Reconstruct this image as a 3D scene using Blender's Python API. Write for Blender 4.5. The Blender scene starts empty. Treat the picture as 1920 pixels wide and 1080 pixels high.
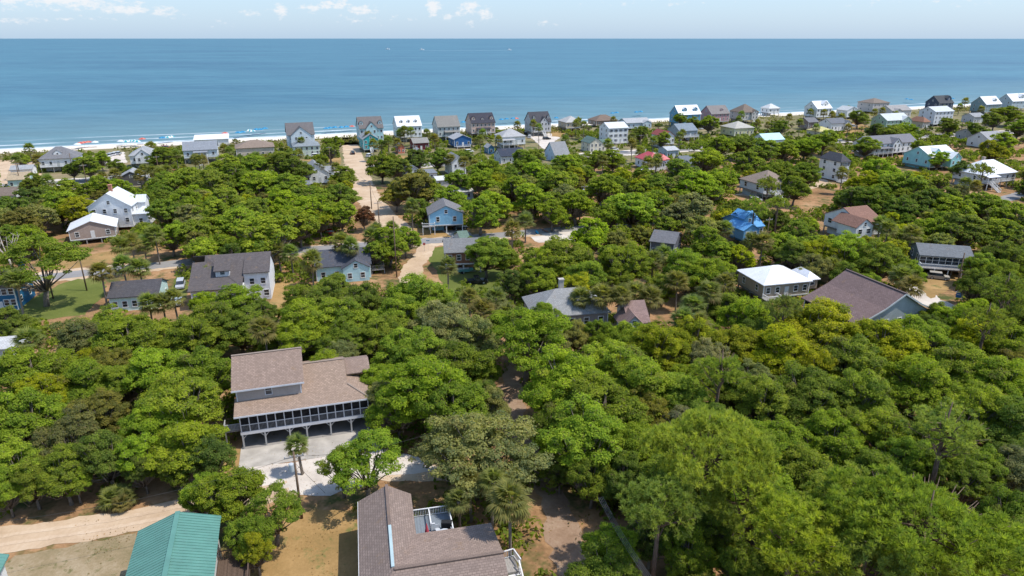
import bpy, math, random
import numpy as np
from mathutils import Vector, Matrix

# ------------------------------------------------------------------ camera, sky, sun, exposure
sc = bpy.context.scene
COL = sc.collection
CAM_H = 54.0
PITCH = math.radians(20.08)
FPX = 1280.0                       # focal length in pixels of a 1920 px wide picture = 24 mm on 36 mm
cam_d = bpy.data.cameras.new('camera'); cam_d.lens = 24.0; cam_d.sensor_width = 36.0
cam_d.clip_start = 0.5; cam_d.clip_end = 400000.0
cam = bpy.data.objects.new('camera', cam_d); COL.objects.link(cam)
cam.location = (0, 0, CAM_H); cam.rotation_euler = (math.pi/2 - PITCH, 0, 0)
sc.camera = cam

SUN_EL = math.radians(61.0)
SUN_AZ = math.radians(-6.0)
SUN_DIR = Vector((math.cos(SUN_EL)*math.cos(SUN_AZ), math.cos(SUN_EL)*math.sin(SUN_AZ), math.sin(SUN_EL)))
sun_d = bpy.data.lights.new('sun', 'SUN'); sun_d.energy = 2.75; sun_d.angle = math.radians(0.5); sun_d.color = (1.0, 0.95, 0.87)
sun = bpy.data.objects.new('sun', sun_d); COL.objects.link(sun)
sun.rotation_euler = (-SUN_DIR).to_track_quat('-Z', 'Y').to_euler()

world = bpy.data.worlds.new('World'); sc.world = world; world.use_nodes = True
WN = world.node_tree; WN.nodes.clear()
def wn(t, **k):
    n = WN.nodes.new(t)
    for a, b in k.items(): setattr(n, a, b)
    return n
def wl(a, b): WN.links.new(a, b)
def wmath(op, a, b=None, c=None, clamp=False):
    n = wn('ShaderNodeMath', operation=op); n.use_clamp = clamp
    for i, v in enumerate((a, b, c)):
        if v is None: continue
        if isinstance(v, (int, float)): n.inputs[i].default_value = v
        else: wl(v, n.inputs[i])
    return n.outputs[0]
sky = wn('ShaderNodeTexSky', sky_type='NISHITA'); sky.sun_disc = False
sky.sun_elevation = SUN_EL; sky.sun_rotation = math.atan2(SUN_DIR.x, SUN_DIR.y)
sky.altitude = 0; sky.air_density = 1.0; sky.dust_density = 0.6; sky.ozone_density = 3.0
bg = wn('ShaderNodeBackground'); bg.inputs['Strength'].default_value = 0.15
wo = wn('ShaderNodeOutputWorld'); wl(bg.outputs[0], wo.inputs[0])
tc = wn('ShaderNodeTexCoord'); sep = wn('ShaderNodeSeparateXYZ'); wl(tc.outputs['Generated'], sep.inputs[0])
az = wmath('ARCTAN2', sep.outputs[0], sep.outputs[1]); el = wmath('ARCSINE', sep.outputs[2])
# cumulus over the sea: soft banks (azimuth, elevation, half widths in degrees) broken up by noise
CLOUDS = [(-36,2.5,5.5,.75,1),(-31,2.35,3.5,.6,1),(-27.6,1.95,2.6,.45,.95),(-25.4,1.75,1.3,.4,.9),(-34,1.15,4.5,.4,.62),(-29,1.3,3,.3,.45),
          (-17.6,1.95,.75,.55,.95),(-19.6,1.75,.7,.4,.75),(-13.6,2.4,1.6,.42,1),(-11.4,2.05,1.7,.38,.95),(-15.2,2.15,1.2,.35,.85),(-12,1.4,3,.45,.5),(-8.6,1.5,2,.3,.4),
          (-6.0,2.3,.75,.7,1),(-5.2,1.55,.7,.4,.8),(-3.2,2.3,.8,.6,1),(-2.1,1.75,.8,.6,.95),(-4.0,1.9,.7,.4,.85),(-3.4,1.05,.7,.35,.6),
          (2.3,1.15,.8,.35,.65),(3.2,.95,.6,.25,.5),(-21.5,.95,2,.35,.45),(12,2.6,8,.4,.4),(30,2.6,9,.9,.42),
          (62,4,12,1.5,.9),(95,5,12,1.6,.9),(140,4,14,1.5,.9),(178,5,12,1.7,.9),(-70,4,12,1.4,.9),(-110,5,12,1.7,.9),(-150,4,13,1.4,.9)]
dens = None
for a, e, wa, we, s in CLOUDS:
    da = wmath('DIVIDE', wmath('SUBTRACT', az, math.radians(a)), math.radians(wa))
    de = wmath('DIVIDE', wmath('SUBTRACT', el, math.radians(e)), math.radians(we))
    q = wmath('ADD', wmath('MULTIPLY', da, da), wmath('MULTIPLY', de, de))
    g = wmath('MULTIPLY', wmath('POWER', 2.718, wmath('MULTIPLY', q, -0.9)), s)
    dens = g if dens is None else wmath('MAXIMUM', dens, g)
cx = wn('ShaderNodeCombineXYZ'); wl(wmath('MULTIPLY', az, 30), cx.inputs[0]); wl(wmath('MULTIPLY', el, 58), cx.inputs[1])
nz = wn('ShaderNodeTexNoise'); nz.inputs['Scale'].default_value = 2.6; nz.inputs['Detail'].default_value = 10; nz.inputs['Roughness'].default_value = 0.66
wl(cx.outputs[0], nz.inputs['Vector'])
val = wmath('ADD', dens, wmath('MULTIPLY', wmath('SUBTRACT', nz.outputs[0], 0.52), 2.6))
cm = wn('ShaderNodeMapRange', interpolation_type='SMOOTHSTEP'); wl(val, cm.inputs[0])
cm.inputs[1].default_value = 0.38; cm.inputs[2].default_value = 1.0
# thin veil toward the horizon and the sunward side
veil = wn('ShaderNodeMix', data_type='RGBA'); wl(sky.outputs[0], veil.inputs['A']); veil.inputs['B'].default_value = (1.4, 2.05, 2.92, 1)
wl(wmath('MULTIPLY', wmath('POWER', 2.718, wmath('MULTIPLY', wmath('ABSOLUTE', el), -2.6)), 0.82), veil.inputs['Factor'])
mx = wn('ShaderNodeMix', data_type='RGBA'); wl(veil.outputs['Result'], mx.inputs['A'])
mx.inputs['B'].default_value = (3.35, 3.4, 3.5, 1)
wl(wmath('MULTIPLY', cm.outputs[0], 0.85), mx.inputs['Factor'])
wl(mx.outputs['Result'], bg.inputs['Color'])

vs = sc.view_settings
vs.view_transform = 'Standard'; vs.look = 'None'; vs.gamma = 1.0; vs.use_curve_mapping = False
vs.exposure = 0.87
sc.cycles.use_denoising = True
sc.cycles.max_bounces = 8; sc.cycles.diffuse_bounces = 5; sc.cycles.transmission_bounces = 4; sc.cycles.transparent_max_bounces = 6

# ------------------------------------------------------------------ helpers
CP, SP = math.cos(PITCH), math.sin(PITCH)
def at(u, v, z=0.0):
    """ground (or height z) point seen at photograph pixel u, v"""
    x = (u-960)/FPX; y = (v-540)/FPX
    t = (z-CAM_H)/(-SP-y*CP)
    return Vector((x*t, (CP-y*SP)*t, z))
def proj(p):
    d = p[1]*CP-(p[2]-CAM_H)*SP; up = p[1]*SP+(p[2]-CAM_H)*CP
    return (960+FPX*p[0]/d, 540-FPX*up/d, d)
R = math.radians
GRID = 20.5                        # the street grid's turn

class MB:
    def __init__(s): s.v = []; s.f = []
    def quadmesh(s, vs, fs):
        o = len(s.v); s.v += [tuple(a) for a in vs]; s.f += [tuple(i+o for i in f) for f in fs]
    def box(s, x0, x1, y0, y1, z0, z1):
        s.quadmesh([(x0,y0,z0),(x1,y0,z0),(x1,y1,z0),(x0,y1,z0),(x0,y0,z1),(x1,y0,z1),(x1,y1,z1),(x0,y1,z1)],
                   [(0,3,2,1),(4,5,6,7),(0,1,5,4),(1,2,6,5),(2,3,7,6),(3,0,4,7)]); return s
    def prism(s, pts, axis, a, b):
        """closed profile (2D points) drawn out along an axis; a profile of (y,z) for x, (x,z) for y, (x,y) for z"""
        n = len(pts)
        def P(p, t): return (t,p[0],p[1]) if axis == 'x' else ((p[0],t,p[1]) if axis == 'y' else (p[0],p[1],t))
        vs = [P(p,a) for p in pts]+[P(p,b) for p in pts]
        fs = [tuple(range(n))[::-1], tuple(range(n, 2*n))]+[(i,(i+1)%n,n+(i+1)%n,n+i) for i in range(n)]
        s.quadmesh(vs, fs); return s
    def bar(s, p, q, w=0.1, h=None):
        p = Vector(p); q = Vector(q); d = (q-p).normalized(); h = h or w
        a = d.cross(Vector((0,0,1)))
        if a.length < 1e-3: a = Vector((1,0,0))
        a.normalize(); b = d.cross(a).normalized()
        c = [p+a*(w/2*i)+b*(h/2*j) for i, j in ((-1,-1),(1,-1),(1,1),(-1,1))]+[q+a*(w/2*i)+b*(h/2*j) for i, j in ((-1,-1),(1,-1),(1,1),(-1,1))]
        s.quadmesh(c, [(0,3,2,1),(4,5,6,7),(0,1,5,4),(1,2,6,5),(2,3,7,6),(3,0,4,7)]); return s
    def tube(s, pts, rad, n=6):
        pts = [Vector(p) for p in pts]; o = len(s.v)
        for i, p in enumerate(pts):
            d = (pts[min(i+1,len(pts)-1)]-pts[max(i-1,0)]).normalized()
            a = d.cross(Vector((0.3,0.9,0.2))).normalized(); b = d.cross(a)
            for k in range(n):
                t = 2*math.pi*k/n; s.v.append(tuple(p+(a*math.cos(t)+b*math.sin(t))*rad[i]))
        for i in range(len(pts)-1):
            for k in range(n):
                s.f.append((o+i*n+k, o+i*n+(k+1)%n, o+(i+1)*n+(k+1)%n, o+(i+1)*n+k))
        s.f.append(tuple(o+k for k in range(n))[::-1]); s.f.append(tuple(o+(len(pts)-1)*n+k for k in range(n)))
        return s
    def lathe(s, prof, n=10, cx=0, cy=0):
        o = len(s.v)
        for r, z in prof:
            for k in range(n):
                t = 2*math.pi*k/n; s.v.append((cx+r*math.cos(t), cy+r*math.sin(t), z))
        for i in range(len(prof)-1):
            for k in range(n):
                s.f.append((o+i*n+k, o+i*n+(k+1)%n, o+(i+1)*n+(k+1)%n, o+(i+1)*n+k))
        s.f.append(tuple(o+k for k in range(n))[::-1]); s.f.append(tuple(o+(len(prof)-1)*n+k for k in range(n)))
        return s
    def mesh(s, name):
        m = bpy.data.meshes.new(name); m.from_pydata(s.v, [], s.f); m.update(); return m
    def build(s, name, mat, parent=None, smooth=False):
        m = s.mesh(name); m.materials.append(mat)
        if smooth: m.shade_smooth()
        return link(name, m, parent)
def link(name, data, parent=None, loc=None, rz=None, scale=None):
    o = bpy.data.objects.new(name, data); COL.objects.link(o)
    if parent: o.parent = parent
    if loc is not None: o.location = loc
    if rz is not None: o.rotation_euler = (0,0,rz)
    if scale is not None: o.scale = scale
    return o
def tag(o, label=None, cat=None, group=None, kind=None):
    for k, v in (('label',label),('category',cat),('group',group),('kind',kind)):
        if v: o[k] = v
    return o
def thing(name, label, cat, loc, rz=0, group=None):
    return tag(link(name, None, None, loc, rz), label, cat, group)

# ------------------------------------------------------------------ materials
MATS = {}
class NT:
    def __init__(s, name):
        s.m = bpy.data.materials.new(name); s.m.use_nodes = True; s.t = s.m.node_tree
        s.b = s.t.nodes['Principled BSDF']; s.out = s.t.nodes['Material Output']
    def n(s, t, **k):
        x = s.t.nodes.new(t)
        for a, b in k.items(): setattr(x, a, b)
        return x
    def l(s, a, b): s.t.links.new(a, b)
    def noise(s, scale, detail=4, vec=None, rough=0.55, w=None):
        x = s.n('ShaderNodeTexNoise'); x.inputs['Scale'].default_value = scale; x.inputs['Detail'].default_value = detail; x.inputs['Roughness'].default_value = rough
        if vec is not None: s.l(vec, x.inputs['Vector'])
        return x.outputs[0]
    def ramp(s, f, stops):
        x = s.n('ShaderNodeValToRGB'); e = x.color_ramp.elements
        while len(e) < len(stops): e.new(0.5)
        for i, (p, c) in enumerate(stops):
            e[i].position = p; e[i].color = (*c, 1) if len(c) == 3 else c
        s.l(f, x.inputs[0]); return x.outputs[0]
    def mix(s, f, a, b, mode='MIX'):
        x = s.n('ShaderNodeMix', data_type='RGBA', blend_type=mode)
        for i, v in (('Factor',f),('A',a),('B',b)):
            if isinstance(v, (int,float)): x.inputs[i].default_value = v
            elif isinstance(v, tuple): x.inputs[i].default_value = (*v,1)
            else: s.l(v, x.inputs[i])
        return x.outputs['Result']
    def math(s, op, a, b=None, c=None):
        x = s.n('ShaderNodeMath', operation=op)
        for i, v in enumerate((a,b,c)):
            if v is None: continue
            if isinstance(v,(int,float)): x.inputs[i].default_value = v
            else: s.l(v, x.inputs[i])
        return x.outputs[0]
    def map(s, v, a, b, c=0.0, d=1.0):
        x = s.n('ShaderNodeMapRange'); s.l(v, x.inputs[0])
        for i, q in enumerate((a,b,c,d)): x.inputs[i+1].default_value = q
        return x.outputs[0]
    def bump(s, h, strength=0.4, dist=0.05):
        x = s.n('ShaderNodeBump'); x.inputs['Strength'].default_value = strength; x.inputs['Distance'].default_value = dist
        s.l(h, x.inputs['Height']); s.l(x.outputs[0], s.b.inputs['Normal'])
    def obj(s): return s.n('ShaderNodeTexCoord').outputs['Object']
    def pos(s): return s.n('ShaderNodeNewGeometry').outputs['Position']
    def xyz(s, v):
        x = s.n('ShaderNodeSeparateXYZ'); s.l(v, x.inputs[0]); return x.outputs
    def col(s, c): 
        if isinstance(c, tuple): s.b.inputs['Base Color'].default_value = (*c,1)
        else: s.l(c, s.b.inputs['Base Color'])
    def rough(s, r, spec=0.3): s.b.inputs['Roughness'].default_value = r; s.b.inputs['Specular IOR Level'].default_value = spec
def scl(c, k): return tuple(min(1, x*k) for x in c)
def cached(f):
    def g(*a):
        k = (f.__name__,)+a
        if k not in MATS: MATS[k] = f(*a)
        return MATS[k]
    return g
@cached
def paint(c, rough=0.6, siding=0):
    t = NT('paint')
    p = t.pos(); n1 = t.noise(0.7, 5, p); n2 = t.noise(9, 3, p)
    f = t.map(t.math('ADD', t.math('MULTIPLY', n1, .7), t.math('MULTIPLY', n2, .3)), .3, .7)
    mp = t.n('ShaderNodeMapping'); mp.inputs['Scale'].default_value = (2.2,2.2,.25); t.l(p, mp.inputs[0]); dr = t.map(t.noise(1.0,5,mp.outputs[0],.65),.45,.75)
    t.col(t.mix(t.math('MULTIPLY', dr, .3), t.mix(f, scl(c,.8), scl(c,1.05)), scl(tuple(x*.7+.06 for x in c),.8))); t.rough(rough)
    if siding:
        z = t.xyz(t.obj())[2]
        t.bump(t.math('FRACT', t.math('MULTIPLY', z, 1/0.19)), 0.6, 0.025)
    return t.m
@cached
def shingle(c, streak=0.5):
    t = NT('shingles'); p = t.obj(); x = t.xyz(p)
    n1 = t.noise(0.35, 5, p); n2 = t.noise(14, 2, p)
    br = t.n('ShaderNodeTexBrick'); br.inputs['Scale'].default_value = 1.0
    br.inputs['Brick Width'].default_value = 0.42; br.inputs['Row Height'].default_value = 0.27; br.inputs['Mortar Size'].default_value = 0.022
    br.inputs['Color1'].default_value = (*scl(c,1.15),1); br.inputs['Color2'].default_value = (*scl(c,.74),1); br.inputs['Mortar'].default_value = (*scl(c,.42),1)
    uv = t.n('ShaderNodeUVMap'); t.l(uv.outputs[0], br.inputs['Vector'])
    # run-off streaks along the slope
    mp = t.n('ShaderNodeMapping'); mp.inputs['Scale'].default_value = (3.0, .16, 1); t.l(uv.outputs[0], mp.inputs[0])
    st = t.map(t.noise(1.0, 4, mp.outputs[0]), .42, .72)
    c1 = t.mix(t.map(n1,.35,.7), br.outputs[0], t.mix(.5, br.outputs[0], scl(c,.7)))
    c2 = t.mix(t.math('MULTIPLY', st, streak), c1, scl(c,.6))
    c3 = t.mix(t.math('MULTIPLY', t.map(n2,.4,.7), .35), c2, scl(c,1.25))
    lit = t.math('MULTIPLY', t.map(t.noise(.55,6,p,.7),.58,.7), t.map(t.noise(6,3,p,.7),.42,.56))
    t.col(t.mix(t.math('MULTIPLY', lit, .55), c3, (.24,.15,.075))); t.rough(.9,.15)
    t.bump(br.outputs['Fac'], 0.5, 0.02)
    return t.m
@cached
def metal_roof(c):
    t = NT('metal_roof'); uv = t.n('ShaderNodeUVMap').outputs[0]
    x = t.xyz(uv)[0]; fr = t.math('FRACT', t.math('MULTIPLY', x, 1/0.45))
    rib = t.math('LESS_THAN', t.math('ABSOLUTE', t.math('SUBTRACT', fr, .5)), .07)
    n = t.noise(.6, 5, t.pos())
    wnz = t.n('ShaderNodeTexWhiteNoise', noise_dimensions='1D'); t.l(t.math('FLOOR', t.math('MULTIPLY', x, 1/0.45)), wnz.inputs['W'])
    mp = t.n('ShaderNodeMapping'); mp.inputs['Scale'].default_value = (1.6,.2,1); t.l(uv, mp.inputs[0]); stn = t.map(t.noise(1.0,5,mp.outputs[0],.65),.45,.75)
    k0 = t.mix(t.map(n,.3,.75), scl(c,1.03), scl(c,.86)); k1 = t.mix(t.math('MULTIPLY', wnz.outputs[0], .3), k0, scl(c,.8)); k2 = t.mix(t.math('MULTIPLY', rib, .35), k1, scl(c,.6))
    t.col(t.mix(t.math('MULTIPLY', stn, .28), k2, scl(tuple(q*.6+.06 for q in c),.9))); t.rough(.42,.35)
    t.bump(rib, .8, .03); return t.m
@cached
def glass_dark(k=0):
    t = NT('window_glass'); n = t.noise(.8, 2, t.pos())
    t.col(t.mix(t.map(n,.4,.6), (.012,.016,.02), (.05,.06,.07))); t.rough(.08,.6); return t.m
@cached
def screen_mesh(k=0):
    t = NT('insect_screen'); n = t.noise(1.2, 3, t.pos())
    t.col(t.mix(t.map(n,.35,.65), (.012,.012,.013), (.03,.03,.032))); t.rough(.85,.1); return t.m
@cached
def wood(c):
    t = NT('weathered_wood'); p = t.obj()
    mp = t.n('ShaderNodeMapping'); mp.inputs['Scale'].default_value = (7, 1.2, 2); t.l(p, mp.inputs[0])
    n = t.noise(1.5, 5, mp.outputs[0]); t.col(t.mix(t.map(n,.3,.7), scl(c,.65), scl(c,1.15))); t.rough(.85,.15); return t.m
@cached
def concrete(c):
    t = NT('concrete'); p = t.pos()
    n = t.noise(.45, 6, p); m = t.noise(5, 4, p)
    t.col(t.mix(t.map(n,.35,.68), scl(c,.72), t.mix(t.map(m,.3,.7), c, scl(c,1.1)))); t.rough(.9,.2); t.bump(m,.15,.02); return t.m
@cached
def brick(c):
    t = NT('brick_masonry'); b = t.n('ShaderNodeTexBrick'); b.inputs['Scale'].default_value = 4.0
    b.inputs['Color1'].default_value = (*c,1); b.inputs['Color2'].default_value = (*scl(c,.7),1); b.inputs['Mortar'].default_value = (.4,.37,.33,1)
    t.l(t.obj(), b.inputs['Vector']); t.col(b.outputs[0]); t.rough(.9,.15); return t.m
@cached
def bark(c):
    t = NT('bark'); p = t.obj(); mp = t.n('ShaderNodeMapping'); mp.inputs['Scale'].default_value = (4,4,.8); t.l(p, mp.inputs[0])
    n = t.noise(2.2, 5, mp.outputs[0]); t.col(t.mix(t.map(n,.3,.7), scl(c,.5), scl(c,1.3))); t.rough(.95,.1); t.bump(n,.8,.08); return t.m
@cached
def leaf(kind):
    """foliage: the tree's own tint (object colour) varied leaf by leaf"""
    t = NT('foliage_'+kind)
    oi = t.n('ShaderNodeObjectInfo'); a = t.n('ShaderNodeAttribute', attribute_name='tone'); d = t.n('ShaderNodeAttribute', attribute_name='dry')
    base = oi.outputs['Color']
    lo = t.mix(1.0, base, (.55,.62,.7), 'MULTIPLY'); hi = t.mix(1.0, base, (1.55,1.32,1.05), 'MULTIPLY')
    c = t.mix(a.outputs['Fac'], lo, hi)
    c = t.mix(d.outputs['Fac'], c, (.19,.135,.065))
    t.col(c); t.rough(.75 if kind != 'palm' else .6, .12)
    tr = t.n('ShaderNodeBsdfTranslucent'); t.l(t.mix(1.0, c, (1.25,1.35,.55), 'MULTIPLY'), tr.inputs[0])
    ms = t.n('ShaderNodeMixShader'); ms.inputs[0].default_value = .52
    t.l(t.b.outputs[0], ms.inputs[1]); t.l(tr.outputs[0], ms.inputs[2]); t.l(ms.outputs[0], t.out.inputs[0])
    return t.m
def ground_mat(name, stops, scale=.12, fine=3.0, speck=None, bumpd=.05):
    t = NT(name); p = t.pos()
    n = t.noise(scale, 7, p, .62); f = t.noise(fine, 5, p, .65)
    c = t.ramp(t.map(t.math('ADD', t.math('MULTIPLY', n, .72), t.math('MULTIPLY', f, .28)), .28, .72), stops)
    if speck:
        c = t.mix(t.map(t.noise(speck[1], 4, p, .7), speck[2], speck[2]+.12), c, speck[0])
    t.col(c); t.rough(.95,.12); t.bump(f, .5, bumpd); return t.m
M_STRAW = ground_mat('pine_straw', [(0,(.10,.06,.03)),(.35,(.22,.125,.06)),(.6,(.33,.19,.095)),(1,(.44,.3,.18))], .09, 1.6, ((.075,.085,.025),.16,.50))
M_SAND = ground_mat('sandy_dirt', [(0,(.33,.23,.145)),(.5,(.46,.34,.23)),(1,(.56,.45,.33))], .15, 2.0)
M_RUT = ground_mat('packed_wheel_ruts', [(0,(.34,.24,.155)),(.5,(.485,.365,.255)),(1,(.575,.465,.345))], .3, 3.0)
M_RUTD = ground_mat('lane_wheel_ruts', [(0,(.26,.18,.12)),(.5,(.38,.29,.21)),(1,(.46,.37,.29))], .3, 3.0)
M_LANE = ground_mat('shade_toned_lane_dirt', [(0,(.16,.095,.055)),(.5,(.27,.18,.12)),(1,(.38,.29,.21))], .2, 2.0)  # straw-brown dirt, its colour also darkened for the shade of overhanging trees
M_GRAVEL = ground_mat('pale_gravel', [(0,(.36,.31,.26)),(.5,(.52,.46,.4)),(1,(.62,.57,.5))], .25, 5.0)
M_ASPHALT = ground_mat('worn_asphalt', [(0,(.17,.165,.16)),(.5,(.23,.22,.215)),(1,(.3,.29,.28))], .12, 6.0)
M_LAWN = ground_mat('green_lawn', [(0,(.07,.09,.02)),(.5,(.115,.135,.03)),(1,(.19,.18,.06))], .12, 3.0)
M_DRYLAWN = ground_mat('dry_lawn', [(0,(.17,.12,.045)),(.45,(.28,.175,.07)),(.8,(.37,.235,.1)),(1,(.43,.29,.15))], .13, 2.5, ((.14,.14,.045),.4,.56))
M_TANYARD = ground_mat('sparse_yard_grass', [(0,(.15,.125,.06)),(.45,(.25,.19,.11)),(.8,(.34,.27,.18)),(1,(.46,.4,.31))], .2, 2.5, ((.13,.12,.05),.7,.55))
M_BEACH = ground_mat('beach_sand', [(0,(.5,.44,.36)),(1,(.68,.62,.53))], .05, 1.0)
M_DUNE = ground_mat('dune_grass_ground', [(0,(.10,.1,.04)),(.5,(.17,.15,.07)),(1,(.32,.26,.16))], .07, .8)
M_LOTS = ground_mat('sandy_grass_lots', [(0,(.10,.11,.04)),(.4,(.17,.15,.07)),(.75,(.26,.2,.12)),(1,(.42,.35,.26))], .05, .7, ((.08,.1,.03),.09,.5))
M_WHITE = paint((.78,.78,.76)); M_POLE = wood((.16,.11,.075)); M_GREYWOOD = wood((.3,.28,.26))

def uv_roof(o):
    """planar UVs in metres: x along the eave, y up the slope, face by face"""
    m = o.data; uv = m.uv_layers.new(name='UVMap')
    for p in m.polygons:
        n = p.normal; a = Vector((0,0,1)).cross(n)
        a = a.normalized() if a.length > 1e-3 else Vector((1,0,0))
        b = n.cross(a)
        for li in p.loop_indices:
            co = m.vertices[m.loops[li].vertex_index].co
            uv.data[li].uv = (co.dot(a), co.dot(b))
    return o

# ------------------------------------------------------------------ ground, water, roads
def sheet(name, pts, z, mat, kind='structure', label=None, cat=None):
    m = bpy.data.meshes.new(name); m.from_pydata([(p[0],p[1],z) for p in pts], [], [tuple(range(len(pts)))]); m.update()
    if m.polygons[0].normal.z < 0: m.flip_normals()
    m.materials.append(mat); return tag(link(name, m), label, cat, None, kind)
PATCH_N = [0]
def patch(name, px, z, mat, rnd=0.5):
    """a ground patch outlined in ground points, its edge broken up a little"""
    PATCH_N[0] += 1; z += .0006*PATCH_N[0]
    pts = [at(u,v) for u, v in px]; out = []; rg = random.Random(len(px)*7+int(px[0][0]))
    for i, p in enumerate(pts):
        q = pts[(i+1)%len(pts)]; n = max(2, int((q-p).length/1.6)); nr = Vector((-(q-p).y,(q-p).x,0)).normalized()
        for k in range(n): out.append(p.lerp(q,k/n)+nr*rg.uniform(-rnd,rnd)*(k>0))
    return sheet(name, out, z, mat)
def strip(name, line, widths, z, mat, rnd=0.25, step=1.2):
    rg = random.Random(len(line)+int(line[0][0])); L = []; Rr = []
    pts = [Vector((p[0],p[1],0)) for p in line]; dense = []
    for i in range(len(pts)-1):
        n = max(1,int((pts[i+1]-pts[i]).length/step))
        for k in range(n): dense.append((pts[i].lerp(pts[i+1],k/n), widths[i]+(widths[i+1]-widths[i])*k/n))
    dense.append((pts[-1],widths[-1]))
    for i,(p,w) in enumerate(dense):
        d = (dense[min(i+1,len(dense)-1)][0]-dense[max(i-1,0)][0]).normalized(); nr = Vector((-d.y,d.x,0))
        L.append(p+nr*(w/2+rg.uniform(-rnd,rnd))); Rr.append(p-nr*(w/2+rg.uniform(-rnd,rnd)))
    n = len(L); m = bpy.data.meshes.new(name)
    m.from_pydata([(a.x,a.y,z) for a in L]+[(a.x,a.y,z) for a in Rr], [], [(i,n+i,n+i+1,i+1) for i in range(n-1)]); m.update()
    m.materials.append(mat); return tag(link(name,m), None, None, None, 'structure')

SH0 = at(0,281); SH1 = at(1920,191)                       # the waterline
SHD = (SH1-SH0).normalized(); SHN = Vector((-SHD.y,SHD.x,0))
A0 = SH0-SHD*1500; A1 = SH1+SHD*1500
g = sheet('ground', [(-1500,-300),(1500,-300),(A1-SHN*8)[:2],(A0-SHN*8)[:2]], 0.0, M_STRAW)
m = bpy.data.meshes.new('beach')
bp = []
for k, (off, z) in enumerate(((-22,.02),(-9,.03),(2,-.35),(30,-2.5))): bp += [(*(A0+SHN*off)[:2],z),(*(A1+SHN*off)[:2],z)]
m.from_pydata(bp, [], [(2*i,2*i+1,2*i+3,2*i+2) for i in range(3)]); m.update(); m.materials.append(M_BEACH)
if m.polygons[0].normal.z < 0: m.flip_normals()
tag(link('beach', m), None, None, None, 'structure')
sheet('dune_ground', [(A0-SHN*48)[:2],(A1-SHN*48)[:2],(A1-SHN*16)[:2],(A0-SHN*16)[:2]], .05, M_DUNE)
sheet('seaside_lots', [(A0-SHN*160)[:2],(A1-SHN*160)[:2],(A1-SHN*40)[:2],(A0-SHN*40)[:2]], .012, M_LOTS)
# the sea: fine chop as relief, foam where the waves break along the sand
def sea_material():
    t = NT('sea_water'); p = t.pos(); x = t.xyz(p)
    dist = t.math('ADD', t.math('MULTIPLY', t.math('SUBTRACT', x[0], SH0.x), SHN.x), t.math('MULTIPLY', t.math('SUBTRACT', x[1], SH0.y), SHN.y))
    mp = t.n('ShaderNodeMapping'); mp.inputs['Rotation'].default_value = (0,0,-math.atan2(SHD.y,SHD.x)); mp.inputs['Scale'].default_value = (.35,1,1); t.l(p, mp.inputs[0])
    v = mp.outputs[0]
    big = t.noise(.012, 3, v); mid = t.noise(.05, 5, v, .6); fine = t.noise(.35, 4, v, .6); far = t.noise(.0012, 4, v)
    pt = t.noise(.0045, 4, v, .6)
    deep = t.mix(t.map(pt,.36,.64), t.mix(t.map(far,.35,.65), (.011,.078,.128), (.018,.104,.156)), (.037,.142,.188))
    w0 = t.math('ADD', dist, t.math('MULTIPLY', t.math('SUBTRACT', pt, .5), 260))
    c = t.mix(t.map(w0, 0, 240), (.095,.178,.188), deep)
    c = t.mix(t.math('MULTIPLY', t.map(mid,.42,.66), .7), t.mix(.12, c, (.0,.03,.05)), t.mix(.28, c, (.12,.27,.32)))
    w = t.math('ADD', dist, t.math('MULTIPLY', t.math('SUBTRACT', big, .5), 26))
    f1 = t.math('SUBTRACT', 1.0, t.map(dist, 3, 10)); ff = t.noise(.25, 5, v, .7)
    br = t.math('MULTIPLY', t.math('SUBTRACT', 1.0, t.map(t.math('ABSOLUTE', t.math('SUBTRACT', w, 20)), 0, 3.0)), t.map(t.noise(.03,2,v),.42,.6))
    b2 = t.math('MULTIPLY', t.math('SUBTRACT', 1.0, t.map(t.math('ABSOLUTE', t.math('SUBTRACT', w, 38)), 0, 2.5)), t.map(t.noise(.021,2,v),.5,.62))
    foam = t.math('MULTIPLY', t.math('MAXIMUM', f1, t.math('MAXIMUM', br, t.math('MULTIPLY', b2, .7))), t.map(ff,.25,.55))
    t.l(foam, t.n('ShaderNodeMath').inputs[0])
    t.col(t.mix(foam, c, (.72,.74,.74)))
    t.rough(.42, .34)
    t.bump(t.math('ADD', t.math('MULTIPLY', mid, 2.2), t.math('ADD', t.math('MULTIPLY', fine, .5), t.math('MULTIPLY', big, 3))), .55, 1.0)
    return t.m
B0 = SH0-SHD*120000; B1 = SH1+SHD*120000
sheet('sea', [B0[:2],B1[:2],(B1+SHN*300000)[:2],(B0+SHN*300000)[:2]], -0.3, sea_material())

GD = Vector((math.cos(R(GRID)), math.sin(R(GRID)), 0)); GN = Vector((-GD.y, GD.x, 0))
# streets
strip('middle_road', [at(-150,547),at(50,524),at(300,497),at(560,470),at(700,458),at(840,450),at(1010,434),at(1230,416)], [5.6]*8, .04, M_ASPHALT)
strip('middle_road_shoulder', [at(-150,546),at(50,524),at(300,497),at(560,471),at(700,459),at(840,452),at(1010,435)], [9.5,9.5,9,9,8.5,8.5,7], .03, M_SAND, .7)
strip('beach_road', [at(-60,352),at(160,340),at(420,328),at(660,317),at(900,303),at(1150,288),at(1500,268),at(1900,247),at(2100,238)], [8]*9, .04, M_ASPHALT)
strip('beach_road_shoulder', [at(-60,352),at(160,340),at(420,328),at(660,317),at(900,303),at(1150,288),at(1500,268),at(1900,247)], [15,17,14,14,14,15,13,13], .03, M_GRAVEL, 1.2)
strip('beach_lane', [at(653,258),at(660,285),at(668,312),at(676,340),at(695,378),at(722,408),at(752,436)], [8,9,10,9,8.5,8,9], .05, M_SAND, .5)
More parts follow.
